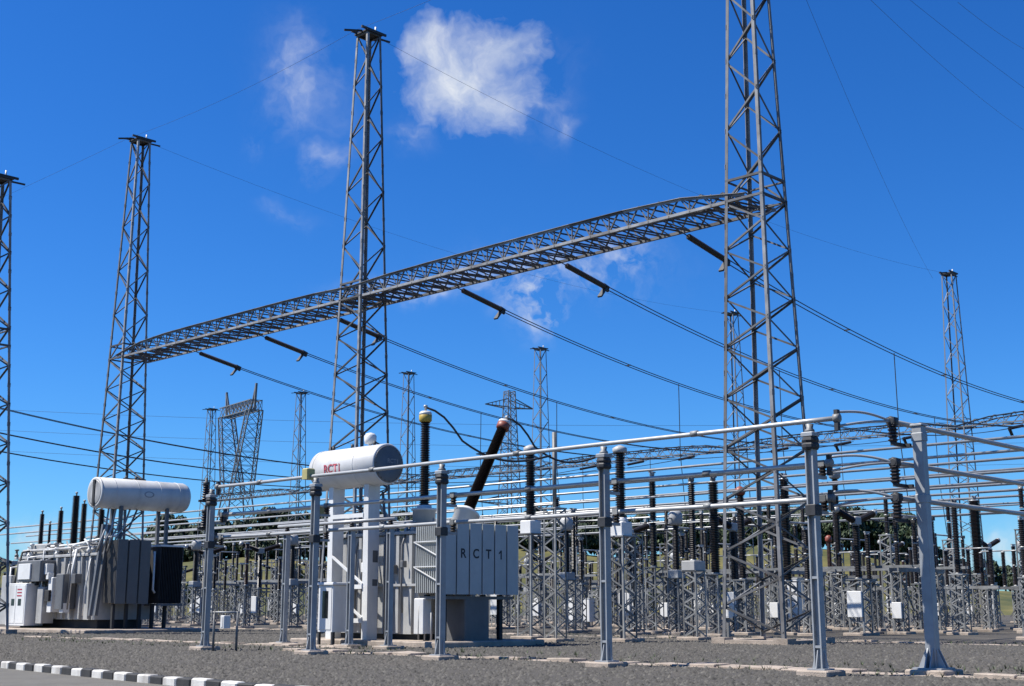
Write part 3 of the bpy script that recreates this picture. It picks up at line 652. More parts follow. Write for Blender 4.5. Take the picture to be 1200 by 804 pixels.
for e, tgt, lb in ((e1, Vector((-6.0, tb - 2, 8.3)), 'curved cable dropping from the yellow capped bushing'), (e2, Vector((-2.8, 6.5, 8.6)), 'curved cable dropping from the red capped bushing')):
    q = [e.lerp(tgt, i / 14) - Vector((0, 0, 1.1 * math.sin(math.pi * (i / 14)) - .35 * math.sin(math.pi * min(1, i / 4)))) for i in range(15)]
    o = MB().tube(q, .05, 6).build('bushing_cable', 'wire'); o.location = W(0, 0); o.rotation_euler = (0, 0, TH); tag(o, lb, 'cable')
# control cabinet by the reactor
cb = empty('control_cabinet', W(*tv(gp(389, 757)))); 
MB().cbox((0, 0, .55), (.85, 1.0, 2.45), .03).build('body', 'white_paint', cb); MB().cbox((-.08, -.08, 2.45), (.93, 1.08, 2.55), .03).build('roof', 'white_paint', cb)
MB().box((-.02, .1, .65), (.0, .92, 2.35)).build('door', 'white_paint', cb); MB().box((-.028, .3, 1.1), (-.02, .68, 2.2)).build('window', 'glass_dark', cb)
for a, b in ((.06, .06), (.79, .06), (.06, .94), (.79, .94)): MB().box((a - .05, b - .05, 0), (a + .05, b + .05, .55)).build('leg', 'dark_steel', cb)
MB().box((-.15, -.15, -.1), (1.0, 1.15, .02)).build('slab', 'concrete', cb)
tag(cb, 'white control cabinet with a dark window standing beside the reactor', 'cabinet')
# pipe frame with a small white box
pf = empty('meter_frame', W(*tv(gp(263, 763)))); 
for s in (-.42, .42): MB().tube([(s * .7, -s * .7, -.1), (s * .7, -s * .7, 1.4)], .045, 8).build('upright', 'galv', pf)
MB().tube([(-.34, .34, 1.37), (.34, -.34, 1.37)], .04, 8).build('crossbar', 'galv', pf)
MB().cbox((-.16, -.14, .8), (.12, .12, 1.26), .02).build('box', 'white_paint', pf); MB().box((-.175, -.06, .85), (-.162, .05, 1.2)).build('door', 'white_paint', pf)
tag(pf, 'small white meter box on a low pipe frame in the gravel', 'meter box')

# ------------------------------------------------------------------ power transformer
tx = empty('power_transformer', W(43.0, -9.0))      # local x = into the yard, local y = along the row
MB().cbox((-2.2, -4.0, -.1), (7.0, 12.5, .2), .04).build('plinth', 'concrete', tx)
MB().cbox((.5, 0, .75), (4.4, 11, 4.7), .06).build('tank', 'tank_white', tx)
MB().cbox((.35, -.15, 4.7), (4.55, 11.15, 4.86), .03).build('tank_cover', 'tank_white', tx)
MB().cbox((.9, .3, .2), (4.0, 10.7, .75), .03).build('skid_base', 'dark_grey', tx)
sm_ = MB().box((-.2, -.1, .8), (0, .1, 4.65)).mesh('stiffener', 'tank_white')
for k in range(10):
    o = bpy.data.objects.new('stiffener', sm_); link(o, tx); o.location = (.5, .6 + k * 1.08, 0)
c2 = MB().lathe((0, 0, 8.6), (1, 0, 0), [(.86, 0), (.97, .03), (.97, .1), (.93, .12), (.97, .14), (.97, 6.2), (.88, 6.42), (.55, 6.58), (.05, 6.63)], 40).build('conservator', 'conservator_paint', tx)
MB().lathe((-.04, 0, 8.6), (1, 0, 0), [(.0, 0), (.5, .0), (.72, .03), (.86, .045)], 32).build('end_cover', 'tank_white', c2)
MB().box((-.09, -.12, 7.75), (-.02, .12, 9.4)).build('sight_gauge', 'dark_grey', c2)
lg = MB()
for i in range(18):
    a0, a1 = 2 * math.pi * i / 18, 2 * math.pi * (i + 1) / 18
    def q_(a, k): 
        hx, hz = .36 * k * math.cos(a), .2 * k * math.sin(a); ang = hz / .972
        return (3.3 + hx, -.974 * math.cos(ang), 8.6 + .974 * math.sin(ang))
    lg.add([q_(a0, 1), q_(a1, 1), q_(a1, .72), q_(a0, .72)], ((0, 1, 2, 3),))
lg.build('emblem', 'letter_pale', c2)
for a in (1.6, 4.9):
    for b in (-.55, .5): MB().box((a - .1, b - .1, 4.86), (a + .1, b + .1, 7.8)).build('conservator_leg', 'tank_grey', tx)
for a in (2.2, 2.9): MB().tube([(a, .1, 9.5), (a, .1, 9.8)], .1, 8).build('valve', 'dark_steel', c2)
MB().tube([(2.0, .1, 9.62), (3.6, .1, 9.62)], .05, 6).build('relief_pipe', 'dark_steel', c2)
# three flat radiators facing the road and one finned bank beside them
pw2 = .8; f2 = MB(); H2 = 3.95
for k in range(1, 12): f2.box((.03, k * .12, .05), (pw2 - .03, k * .12 + .035, H2 - .05))
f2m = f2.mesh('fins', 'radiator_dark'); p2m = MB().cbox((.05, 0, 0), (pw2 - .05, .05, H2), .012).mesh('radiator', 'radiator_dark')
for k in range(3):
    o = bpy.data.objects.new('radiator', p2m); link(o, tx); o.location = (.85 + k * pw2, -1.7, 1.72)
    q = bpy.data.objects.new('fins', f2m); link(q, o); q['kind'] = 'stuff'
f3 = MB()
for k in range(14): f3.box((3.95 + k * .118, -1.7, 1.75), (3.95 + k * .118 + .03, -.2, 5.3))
f3.build('fin_bank', 'dark_grey', tx, 'stuff'); MB().box((3.85, -1.75, 5.3), (5.65, -.15, 5.42)).build('bank_cap', 'white_paint', tx)  # fins near black, the shadow within the stack put into their colour
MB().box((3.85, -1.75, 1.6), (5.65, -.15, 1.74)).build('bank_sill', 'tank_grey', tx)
MB().tube([(3.6, -1.5, 5.0), (3.6, -1.5, 2.6), (3.75, -1.5, 2.4)], .07, 8).build('oil_pipe', 'white_paint', tx)
for a, b in ((-.2, .0), (.35, .35)): MB().bar((a, -.8 + b, 1.0), (a + .7, -.5 + b, 6.6), .2, .2).build('brace_pipe', 'tank_grey', tx)
for k in range(5): MB().box((1 + k * .9, -1.3, .2), (1.18 + k * .9, -1.1, 1.72)).build('radiator_leg', 'dark_grey', tx)
MB().cbox((-.6, 9.3, .4), (.4, 10.7, 3.6), .04).build('relay_cabinet', 'tank_white', tx); MB().cbox((-.5, 4.9, .5), (.35, 5.7, 2.8), .04).build('relay_cabinet', 'tank_white', tx)
MB().cbox((.9, 7.6, 4.86), (2.2, 9.6, 5.7), .08).build('cable_box', 'tank_white', tx); MB().cbox((1.0, 2.0, 4.86), (2.0, 3.4, 5.6), .08).build('cable_box', 'tank_white', tx)
tcab = MB().cbox((-1.0, 6.2, .35), (.3, 8.9, 3.05), .04).build('control_cabinet', 'white_paint', tx)
MB().box((-1.02, 6.35, .5), (-1.0, 7.5, 2.9)).build('door', 'white_paint', tcab); MB().box((-1.02, 7.58, .5), (-1.0, 8.75, 2.9)).build('door', 'white_paint', tcab)
for y in (7.0, 7.95): MB().box((-1.03, y - .22, 1.62), (-1.02, y + .22, 2.05)).build('window', 'glass_dark', tcab)
for z in (2.2, 2.4, 2.6): MB().box((-1.026, 6.75, z), (-1.021, 7.4, z + .09)).build('notice_line', 'letter_red', tcab)
MB().cbox((-.75, 5.0, 3.15), (.42, 8.3, 4.5), .05).build('terminal_box', 'tank_grey', tx)
MB().cbox((-.85, 6.2, 3.3), (-.74, 7.9, 4.3), .02).build('box_lid', 'white_paint', tx)
MB().cbox((-.45, 2.4, 1.4), (.45, 3.4, 3.6), .05).build('tap_changer', 'tank_grey', tx); MB().cbox((-.3, 4.1, 1.2), (.4, 4.7, 3.4), .04).build('drive_box', 'white_paint', tx)
for k in range(6):
    y = 1.0 + k * 1.6; MB().lathe((1.2 + (k % 2) * .8, y, 4.86), (0, 0, 1), [(.4, 0), (.4, .3), (.3, .5), (.12, .55)], 12).build('turret', 'tank_white', tx)
MB().tube([(.7, .5, 5.25), (.7, 10.5, 5.25)], .1, 8).build('header_pipe', 'tank_white', tx); MB().tube([(1.0, -1.2, 5.9), (1.0, 4, 5.5), (1.2, 8, 5.5)], .08, 8).build('header_pipe', 'white_paint', tx)
for (px, zt, r) in ((48, 8.0, .2), (70, 8.1, .22), (87, 9.0, .3), (97, 8.4, .24), (118, 7.9, .26), (58, 7.2, .12)):
    t = x2t(px, -7.0, 6.5) - 43.0
    bushing(tx, (2.0, t, 4.86), (.0, .0, 1), .6, zt - 5.6, r, None, n=10)
rr = random.Random(33)
for k in range(22):
    y = .2 + rr.uniform(0, 10.6); x = .2 + rr.uniform(0, 1.6); h = rr.uniform(.25, .95)
    MB().lathe((x, y, 4.86), (0, 0, 1), [(.14, 0), (.14, h * .3), (.08, h * .35), (.08, h * .8), (.15, h * .82), (.15, h)], 8).build('cover_fitting', rr.choice(('white_paint', 'white_paint', 'tank_grey', 'tank_white')), tx)
for k in range(9):
    y = .5 + rr.uniform(0, 9.5); x = .15 - rr.uniform(0, .5); z = 1.0 + rr.uniform(0, 2.8); d = rr.uniform(.3, .6)
    MB().cbox((x - d * .4, y, z), (x + .25, y + d, z + d * 1.2), .02).build('valve_box', rr.choice(('white_paint', 'dark_grey', 'tank_grey', 'white_paint')), tx)
for k in range(12):
    y = .4 + rr.uniform(0, 10.2); x = .1 - rr.uniform(0, .6); z0 = .6 + rr.uniform(0, 1.2); z1 = 4.0 + rr.uniform(0, 1.3)
    MB().tube([(x, y, z0), (x, y + rr.uniform(-.3, .3), (z0 + z1) / 2), (x + .2, y + rr.uniform(-.6, .6), z1), (1.0, y + rr.uniform(-.8, .8), z1 + .2)], rr.uniform(.04, .09), 6).build('pipe', rr.choice(('tank_white', 'tank_grey', 'dark_grey', 'white_paint')), tx)
for k in range(6): MB().bar((.4 + rr.uniform(0, .8), .5 + k * 1.7, 5.1), (.6 + rr.uniform(0, 1.2), 2.2 + k * 1.6, 5.3 + rr.uniform(0, .5)), .09).build('cover_pipe', rr.choice(('tank_white', 'white_paint')), tx)
for k in range(5): MB().tube([(.2 + k * .35, -.4, 4.9), (.1 + k * .35, -1.0, 5.6 + .1 * k), (.6 + k * .4, -.6, 6.4), (1.0 + k * .5, -.1, 7.7)], .06, 6).build('riser_pipe', rr.choice(('tank_grey', 'tank_white')), tx)
for t_ in (1.0, 2.6, 4.2, 5.6): MB().lathe((t_, 0, 8.6), (1, 0, 0), [(.972, 0), (.985, .01), (.985, .05), (.972, .06)], 40).build('weld_band', 'conservator_paint', c2)
tag(tx, 'grey power transformer with long white overhead tank, flat radiators and a white control cabinet', 'transformer')

# ------------------------------------------------------------------ switchyard equipment in the middle distance
def lattice_ped(parent, w, h, m='galv', x=0.0, y=0.0, z0=.15, pan=.5, lw=.075, foot=True):
    hw = w / 2; cor = ((-1, -1), (1, -1), (1, 1), (-1, 1)); j = MB(); n = max(3, int((h - z0) / (pan * .78)))
    for sx, sy in cor:
        a = Vector((x + sx * hw, y + sy * hw, z0)); b = Vector((x + sx * hw, y + sy * hw, h))
        hh = Vector((-sx, 0, 0)); X, Y, Z = basis(b - a, hh)
        if Y.y * sy > 0: hh = Vector((0, -sy, 0))
        MB().angle(a, b, lw, hh).build('leg', m, parent)
    for k in range(4):
        A, B = cor[k], cor[(k + 1) % 4]
        for i in range(n):
            za, zb_ = z0 + (h - z0) * i / n, z0 + (h - z0) * (i + 1) / n
            P, Q = (A, B) if (i + k) % 2 else (B, A)
            j.bar((x + P[0] * hw * .96, y + P[1] * hw * .96, za), (x + Q[0] * hw * .96, y + Q[1] * hw * .96, zb_), .07, .016)
    j.build('lacing', m, parent, 'stuff')
    MB().box((x - hw - .03, y - hw - .03, h), (x + hw + .03, y + hw + .03, h + .06)).build('top_plate', m, parent)
    if foot: MB().cbox((x - hw - .25, y - hw - .25, -.1), (x + hw + .25, y + hw + .25, z0), .03).build('footing', 'concrete', parent)
def column(parent, x, y, z, L, r, m='porcelain', seg=1, joint='alu', n=10):
    l = L / seg
    for k in range(seg):
        MB().sheds((x, y, z + k * l + .07), (0, 0, 1), l - .14, r, n, .09).build('porcelain', m, parent)
        MB().lathe((x, y, z + k * l - .0), (0, 0, 1), [(r * .9, 0), (r * .9, .07)], n).build('flange', joint, parent)
    MB().lathe((x, y, z + L - .07), (0, 0, 1), [(r * .9, 0), (r * .9, .07), (r * .4, .1)], n).build('flange', joint, parent)
def voltage_transformer(hp, L, r=.26):
    o = empty('voltage_transformer'); lattice_ped(o, .95, hp, pan=.55, lw=.09)
    MB().cbox((-.38, -.38, hp + .06), (.38, .38, hp + .7), .04).build('base_box', 'white_paint', o)
    MB().lathe((0, 0, hp + .7), (0, 0, 1), [(.34, 0), (.34, .1), (.28, .14), (.28, .2)], 14).build('flange', 'white_paint', o)
    MB().sheds((0, 0, hp + .9), (0, 0, 1), L, r, 14, .08, .92).build('porcelain', 'porcelain', o)
    MB().lathe((0, 0, hp + .9 + L), (0, 0, 1), [(.3, 0), (.34, .06), (.34, .22), (.2, .3), (.06, .36)], 14).build('cap', 'tank_white', o)
    MB().box((.38, -.1, hp + .2), (.55, .14, hp + .55)).build('terminal_box', 'tank_grey', o)
    return o
for px, py, lb in ((622, 749, 'tall voltage transformer with white cap on a lattice pedestal right beside the lettered radiator'), (730, 752, 'tall voltage transformer with white cap on a lattice pedestal just behind the open gravel post')):
    P = gp(px, py); k = P.y / 62.0; o = voltage_transformer(4.85 * k, 3.1 * k, .27 * k); o.location = P; tag(o, lb, 'voltage transformer', 'white capped voltage transformers')
# tall lattice stand with a pipe mast
def pipe_stand(hp, hm, w=.75):
    o = empty('lattice_stand'); lattice_ped(o, w, hp, pan=.5, lw=.08)
    if hm: MB().tube([(0, 0, hp), (0, 0, hp + hm)], .1, 8).build('pipe_mast', 'galv', o); column(o, .1, 0, hp + .06, .5, .16)
    return o
for px, py, zp, zm, lb in ((651, 752, 6.0, 3.6, 'tall lattice stand carrying a slender pipe mast beside the voltage transformer'), (745, 744, 5.6, 0, 'bare lattice stand directly behind the second voltage transformer'), (793, 740, 6.4, 0, 'bare lattice stand with a capped top between the two insulator columns')):
    o = pipe_stand(zp, zm); o.location = gp(px, py); tag(o, lb, 'lattice stand')
def eq(px, py, yp, yt, name, label, cat, r, seg=1, w=.8, m='porcelain', head='ball', joint='alu', boxed=False, group=None):
    P = gp(px, py); s = (P.y * 1.02) / F_PX; zp = EYE + (710 - yp) * s; zt = EYE + (710 - yt) * s
    o = empty(name, P); lattice_ped(o, w, zp, pan=.45)
    z0 = zp + .06
    if boxed: MB().cbox((-.45, -.4, z0), (.45, .4, z0 + .45), .03).build('base_box', 'tank_white', o); z0 += .45
    column(o, 0, 0, z0, zt - z0 - .35, r, m, seg, joint)
    if head == 'ball': MB().lathe((0, 0, zt - .35), (0, 0, 1), [(.1, 0), (.16, .08), (.16, .25), (.05, .32)], 10).box((-.32, -.04, zt - .12), (.32, .04, zt - .04)).build('terminal', 'galv', o)
    elif head == 'red': MB().lathe((0, 0, zt - .45), (0, 0, 1), [(r, 0), (r * 1.25, .1), (r * 1.25, .35), (r * .5, .5)], 12).build('cap', 'cap_red', o)
    elif head == 'tank': MB().lathe((0, 0, zt - .45), (0, 0, 1), [(r * 1.1, 0), (r * 1.7, .12), (r * 1.7, .6), (r, .72)], 12).build('head_tank', 'tank_white', o)
    return tag(o, label, cat, group)
eq(768, 742, 668, 558, 'surge_arrester', 'dark two stage arrester column with a pale belt on a lattice pedestal', 'surge arrester', .24, 2)
eq(815, 750, 672, 563, 'post_insulator', 'tall dark insulator column with white joint and white base box on a stand', 'insulator', .19, 2, boxed=True)
eq(841, 746, 676, 563, 'breaker_pole', 'thick dark insulator column standing close to the tower with the white box leg', 'circuit breaker', .29)
eq(873, 744, 682, 577, 'current_transformer', 'dark insulator column with a red cap seen through the tower with the white box', 'current transformer', .24, 1, head='red')
eq(926, 744, 684, 560, 'breaker_pole', 'thick dark insulator column seen through the right side of the tower with the white box', 'circuit breaker', .30)
eq(673, 741, 682, 600, 'post_insulator', 'slim dark insulator column between the voltage transformers', 'insulator', .17)
eq(703, 737, 690, 648, 'post_insulator', 'short insulator column next to the open gravel post', 'insulator', .17)
eq(987, 738, 676, 560, 'current_transformer', 'pale headed current transformer standing behind the corner jumper cables', 'current transformer', .24, 1, head='tank')
eq(976, 736, 674, 632, 'post_insulator', 'short red capped insulator on a lattice stand behind the tube end post', 'insulator', .2, 1, head='red', m='porcelain_red')
eq(1128, 744, 676, 590, 'surge_arrester', 'slim dark arrester column just beyond the plain box post', 'surge arrester', .2)
eq(1152, 738, 676, 586, 'breaker_pole', 'thick tapering dark insulator column beyond the plain box post', 'circuit breaker', .42, head='ball')
eq(865, 742, 690, 620, 'post_insulator', 'short dark insulator column behind the red capped one', 'insulator', .2)
# cabinets near the tower with the white box
for px, py, s, zb_, lb in ((854, 751, (.34, .34, .52), 1.05, 'small white box on a thin post at a tower foot'), (934, 742, (.75, .8, 2.3), .9, 'tall white cabinet on a stand behind the tower with the white box'), (672, 740, (.6, .7, 1.7), .5, 'white kiosk under the slim insulator between the voltage transformers'), (690, 737, (.6, .7, 1.6), .5, 'grey white kiosk beside the open gravel post')):
    o = empty('equipment_cabinet', gp(px, py)); a, b, h = s
    MB().cbox((-a / 2, -b / 2, zb_), (a / 2, b / 2, zb_ + h), .02).build('body', 'white_paint', o); MB().box((-a / 2 - .04, -b / 2 - .04, zb_ + h), (a / 2 + .04, b / 2 + .04, zb_ + h + .04)).build('roof', 'white_paint', o)
    MB().box((-a / 2 - .012, -b / 2 + .05, zb_ + .05), (-a / 2, b / 2 - .05, zb_ + h - .05)).build('door', 'white_paint', o); MB().box((-.06, -.06, -.1), (.06, .06, zb_)).build('stand', 'galv', o)
    tag(o, lb, 'cabinet')
# repeated bays: one of each kind, then copies under every phase
def disconnector():
    o = empty('disconnect_switch'); H = 3.5
    for x in (-2.3, 2.3): lattice_ped(o, .7, H, x=x, pan=.5, lw=.085)
    for y in (-.3, .3): MB().box((-2.9, y - .05, H + .06), (2.9, y + .05, H + .26)).build('frame_beam', 'galv', o)
    for a, b in (((-2.2, 0, H), (-.6, 0, 1.3)), ((2.2, 0, H), (.6, 0, 1.3))): MB().bar(a, b, .07).build('brace', 'galv', o)
    for x in (-2.3, 0, 2.3): column(o, x, 0, H + .26, 2.9, .16, 'porcelain', 2)
    MB().tube([(-2.5, 0, H + 3.32), (2.5, 0, H + 3.32)], .06, 8).build('blade', 'alu', o)
    for x in (-2.4, 2.4): MB().box((x - .14, -.12, H + 3.2), (x + .14, .12, H + 3.42)).build('contact', 'dark_steel', o)
    MB().cbox((-2.75, -.3, .9), (-2.4, .3, 1.8), .02).build('drive_box', 'white_paint', o)
    return o
def breaker():
    o = empty('circuit_breaker'); H = 3.0; lattice_ped(o, .95, H, pan=.5, lw=.09)
    MB().cbox((-.6, -.45, 1.0), (-.48, .45, 2.4), .02).build('drive_cabinet', 'white_paint', o)
    column(o, 0, 0, H + .06, 3.0, .22, 'porcelain'); MB().cbox((-.3, -.22, H + 3.06), (.3, .22, H + 3.5), .05).build('gear_case', 'tank_white', o)
    for s in (-1, 1):
        MB().sheds((s * .3, 0, H + 3.3), (s, 0, .28), 1.7, .2, 10, .09).build('interrupter', 'porcelain', o)
        MB().lathe((s * (.3 + 1.64), 0, H + 3.3 + .46), (s, 0, .28), [(.18, 0), (.2, .05), (.2, .2), (.05, .26)], 10).build('end_cap', 'alu', o)
    return o
def ctrans():
    o = empty('current_transformer'); H = 3.1; lattice_ped(o, .8, H, pan=.45, lw=.085)
    MB().cbox((-.36, -.36, H + .06), (.36, .36, H + .5), .03).build('base_box', 'tank_white', o)
    MB().sheds((0, 0, H + .5), (0, 0, 1), 2.5, .24, 12, .085, .85).build('porcelain', 'porcelain', o)
    MB().lathe((0, 0, H + 3.0), (0, 0, 1), [(.25, 0), (.4, .12), (.4, .65), (.28, .82), (.1, .88)], 14).build('head_tank', 'tank_white', o)
    MB().tube([(-.7, 0, H + 3.4), (.7, 0, H + 3.4)], .05, 6).build('primary_bar', 'alu', o); return o
def bus_support():
    o = empty('bus_support'); H = 6.1; lattice_ped(o, .8, H, pan=.5, lw=.09); column(o, 0, 0, H + .06, 2.5, .17, 'porcelain', 2)
    MB().box((-.12, -.12, H + 2.58), (.12, .12, H + 2.75)).build('tube_clamp', 'alu', o); return o
def arrester():
    o = empty('surge_arrester'); H = 3.0; lattice_ped(o, .6, H, pan=.45, lw=.08); column(o, 0, 0, H + .06, 3.1, .18, 'porcelain_red', 2)
    MB().tube([(.32 * math.cos(a), .32 * math.sin(a), H + 2.7) for a in [i * math.pi / 8 for i in range(17)]], .025, 5).build('grading_ring', 'alu', o); return o
def slim_post():
    o = empty('post_insulator'); H = 2.9; lattice_ped(o, .5, H, pan=.4, lw=.07); column(o, 0, 0, H + .06, 2.8, .17, 'porcelain', 2)
    MB().box((-.3, -.05, H + 2.9), (.3, .05, H + 2.98)).build('terminal', 'alu', o); return o
def twin_post():
    o = empty('earthing_switch'); H = 2.6
    for y in (-1.0, 1.0): lattice_ped(o, .5, H, y=y, pan=.4, lw=.07)
    MB().box((-.12, -1.9, H + .06), (.12, 1.9, H + .24)).build('cross_beam', 'galv', o)
    for y in (-1.5, 0, 1.5): column(o, 0, y, H + .24, 2.3, .15, 'porcelain')
    for y in (-1.5, 0): MB().tube([(0, y, H + 2.6), (.0, y + 1.5, H + 2.6)], .045, 6).build('blade', 'alu', o)
    MB().bar((0, -1.4, H), (0, -.2, .9), .06).bar((0, 1.4, H), (0, .2, .9), .06).build('brace', 'galv', o); return o
PHASES = [-16.0, -8.0] + PH + [61.5, 69.5, 77.5, 92, 100, 108, 122, 130]
KINDS = ((disconnector, 'three column disconnect switch on lattice legs', 'disconnect switch', 'disconnect switches in the yard', (23.0, 45.0, 68.0)),
         (breaker, 'breaker pole with two splayed dark interrupters on lattice pedestal', 'circuit breaker', 'circuit breaker poles in the yard', (16.5, 52.0)),
         (ctrans, 'pale headed current transformer on lattice pedestal', 'current transformer', 'current transformers in the yard', (10.5, 59.0)),
         (slim_post, 'slim dark post insulator on a narrow lattice stand', 'insulator', 'slim post insulators in the yard', (13.5, 20.0, 27.0, 41.5, 48.5, 55.5, 64.0, 72.0)),
         (twin_post, 'earthing switch with three dark columns on a cross beam', 'earthing switch', 'earthing switches in the yard', (31.2, 36.0, 62.0)),
         (arrester, 'slim reddish arrester with ring on lattice stand', 'surge arrester', 'surge arresters in the yard', (76.0, 6.5)))
def in_view(P, m=60): x = proj_x(P); return -m < x < 1200 + m
for fn, lb, ct, gr, rows in KINDS:
    proto = None
    for ri, v in enumerate(rows):
        lbr = lb + (' near the front gantry', ' at mid yard', ' under the far gantry')[0 if v < 25 else (1 if v < 55 else 2)]
        for t in PHASES:
            if v < 8 and t < 30: continue
            if v < 12 and t < 10: continue
            P = W(t + random.uniform(-.3, .3) + (1.6 if fn is slim_post else 0), v + random.uniform(-.2, .2))
            if not in_view(P): continue
            if proto is None: proto = fn(); o = proto
            else: o = dup(proto)
            o.location = P; o.rotation_euler = (0, 0, TH + random.uniform(-.03, .03)); tag(o, lbr, ct, gr)
proto = None
for v0 in (29.0, 33.5, 38.0):
    for t in (-12, 0, 9, 18, 27, 36, 45, 56, 66, 76, 86, 97, 108):
        P = W(t, v0)
        if not in_view(P, 90): continue
        if proto is None: proto = bus_support(); o = proto
        else: o = dup(proto)
        o.location = P; tag(o, 'tall lattice stand topped by a slim insulator carrying a background bus tube', 'bus support', 'background bus supports')
for v0, z in ((29.0, 8.95), (33.5, 8.95), (38.0, 8.95)):
    o = MB().tube([W(-14, v0, z), W(110, v0, z)], .085, 8).build('background_bus_tube', 'alu'); tag(o, 'long straight aluminium tube running across the yard behind the towers', 'bus tube', 'background bus tubes')
for k, (v0, z) in enumerate(((7.5, 8.4), (12.5, 8.0), (19.5, 8.2), (48.0, 8.6), (63.0, 9.6))):
    for s in (0, 1.6):
        o = MB().tube([W(-22 + 6 * k, v0 + s, z + .5 * s), W(100, v0 + s, z + .5 * s)], .07, 8).build('background_bus_tube', 'alu'); tag(o, 'pale bus tube running across the yard among the insulator columns', 'bus tube', 'bus tubes among the columns')
for k, (v0, z, ta, tb_) in enumerate(((20.6, 3.75, 2, 24), (25.4, 3.75, 2, 24), (42.6, 3.75, 10, 54), (47.4, 3.75, 10, 54), (20.6, 3.75, 30, 80), (25.4, 3.75, 30, 80), (65.6, 3.75, 20, 90))):
    o = MB().box((-.09, ta, z), (.09, tb_, z + .16)).build('support_rail', 'galv'); o.location = W(0, v0); o.rotation_euler = (0, 0, TH); tag(o, 'long pale steel rail tying the tops of the lattice legs together', 'steel rail', 'rails across the lattice legs')
# short links and droppers between overhead conductors and gear
for t in PH:
    for v, zb_ in ((23, 7.0), (45, 7.0)):
        k = (v - 1.25) / (VF - 2.65); zt = 20.0 - .1 * k - 16.0 * k * (1 - k)
        o = MB().tube([W(t + .4, v, zt), W(t + .3, v - .15, (zt + zb_) / 2), W(t, v, zb_)], .03, 5, True, False).build('dropper_wire', 'wire'); tag(o, 'thin dropper wire hanging from an overhead conductor to the gear below', 'wire', 'dropper wires')
    o = MB().tube([W(t, 10.5 + i * 1.25, 6.6 + .25 * math.sin(i * math.pi / 5)) for i in range(11)], .04, 5, True, False).build('link_cable', 'wire'); tag(o, 'slack cable linking the heads of neighbouring yard apparatus', 'cable', 'link cables')

# ------------------------------------------------------------------ distant transmission towers
def pylon(H, wb_, arms, m='far_steel'):
    o = empty('transmission_tower'); j = MB(); prof = [(0, wb_), (H * .45, wb_ * .42), (H, wb_ * .2)]
    def hw(z):
        for (a, p), (b, q) in zip(prof, prof[1:]):
            if z <= b: return .5 * (p + (q - p) * (z - a) / (b - a))
    cor = ((-1, -1), (1, -1), (1, 1), (-1, 1)); zs = [0]
    while zs[-1] < H: zs.append(min(H, zs[-1] + max(1.6, hw(zs[-1]) * 1.5)))
    for sx, sy in cor:
        l = MB()
        for (a, p), (b, q) in zip(prof, prof[1:]): l.bar((sx * p / 2, sy * p / 2, a), (sx * q / 2, sy * q / 2, b), .2)
        l.build('leg', m, o)
    for k in range(4):
        A, B = cor[k], cor[(k + 1) % 4]
        for z, y in zip(zs, zs[1:]):
            p, q = hw(z), hw(y)
            j.bar((A[0] * p, A[1] * p, z), (B[0] * q, B[1] * q, y), .09); j.bar((B[0] * p, B[1] * p, z), (A[0] * q, A[1] * q, y), .09); j.bar((A[0] * q, A[1] * q, y), (B[0] * q, B[1] * q, y), .08)
    j.build('lacing', m, o, 'stuff')
    for z, L in arms:
        for s in (-1, 1):
            a = MB(); q = hw(z)
            for y in (-q, q): a.bar((s * q, y, z), (s * L, 0, z + .3), .2).bar((s * q, y, z + 2.0), (s * L, 0, z + .3), .2)
            for i in range(1, 5): u = i / 5; a.bar((s * (q + (L - q) * u), -q * (1 - u), z + .3 * u), (s * (q + (L - q) * u), q * (1 - u), z + .3 * u), .14).bar((s * (q + (L - q) * u), q * (1 - u), z + .3 * u), (s * (q + (L - q) * u), q * (1 - u), z + 2 - 1.7 * u), .14)
            a.build('cross_arm', m, o)
    return o
p1 = pylon(52, 9.5, ((48, 7.0), (36, 9.5), (25, 9.0))); p1.location = (-0.0 * 1, 300, 0); P = ray(597, 709); p1.location = (P.x / P.y * 305, 305, 0); p1.rotation_euler = (0, 0, R(35))
tag(p1, 'distant transmission tower with pairs of cross arms behind the tilted bushing', 'transmission tower')
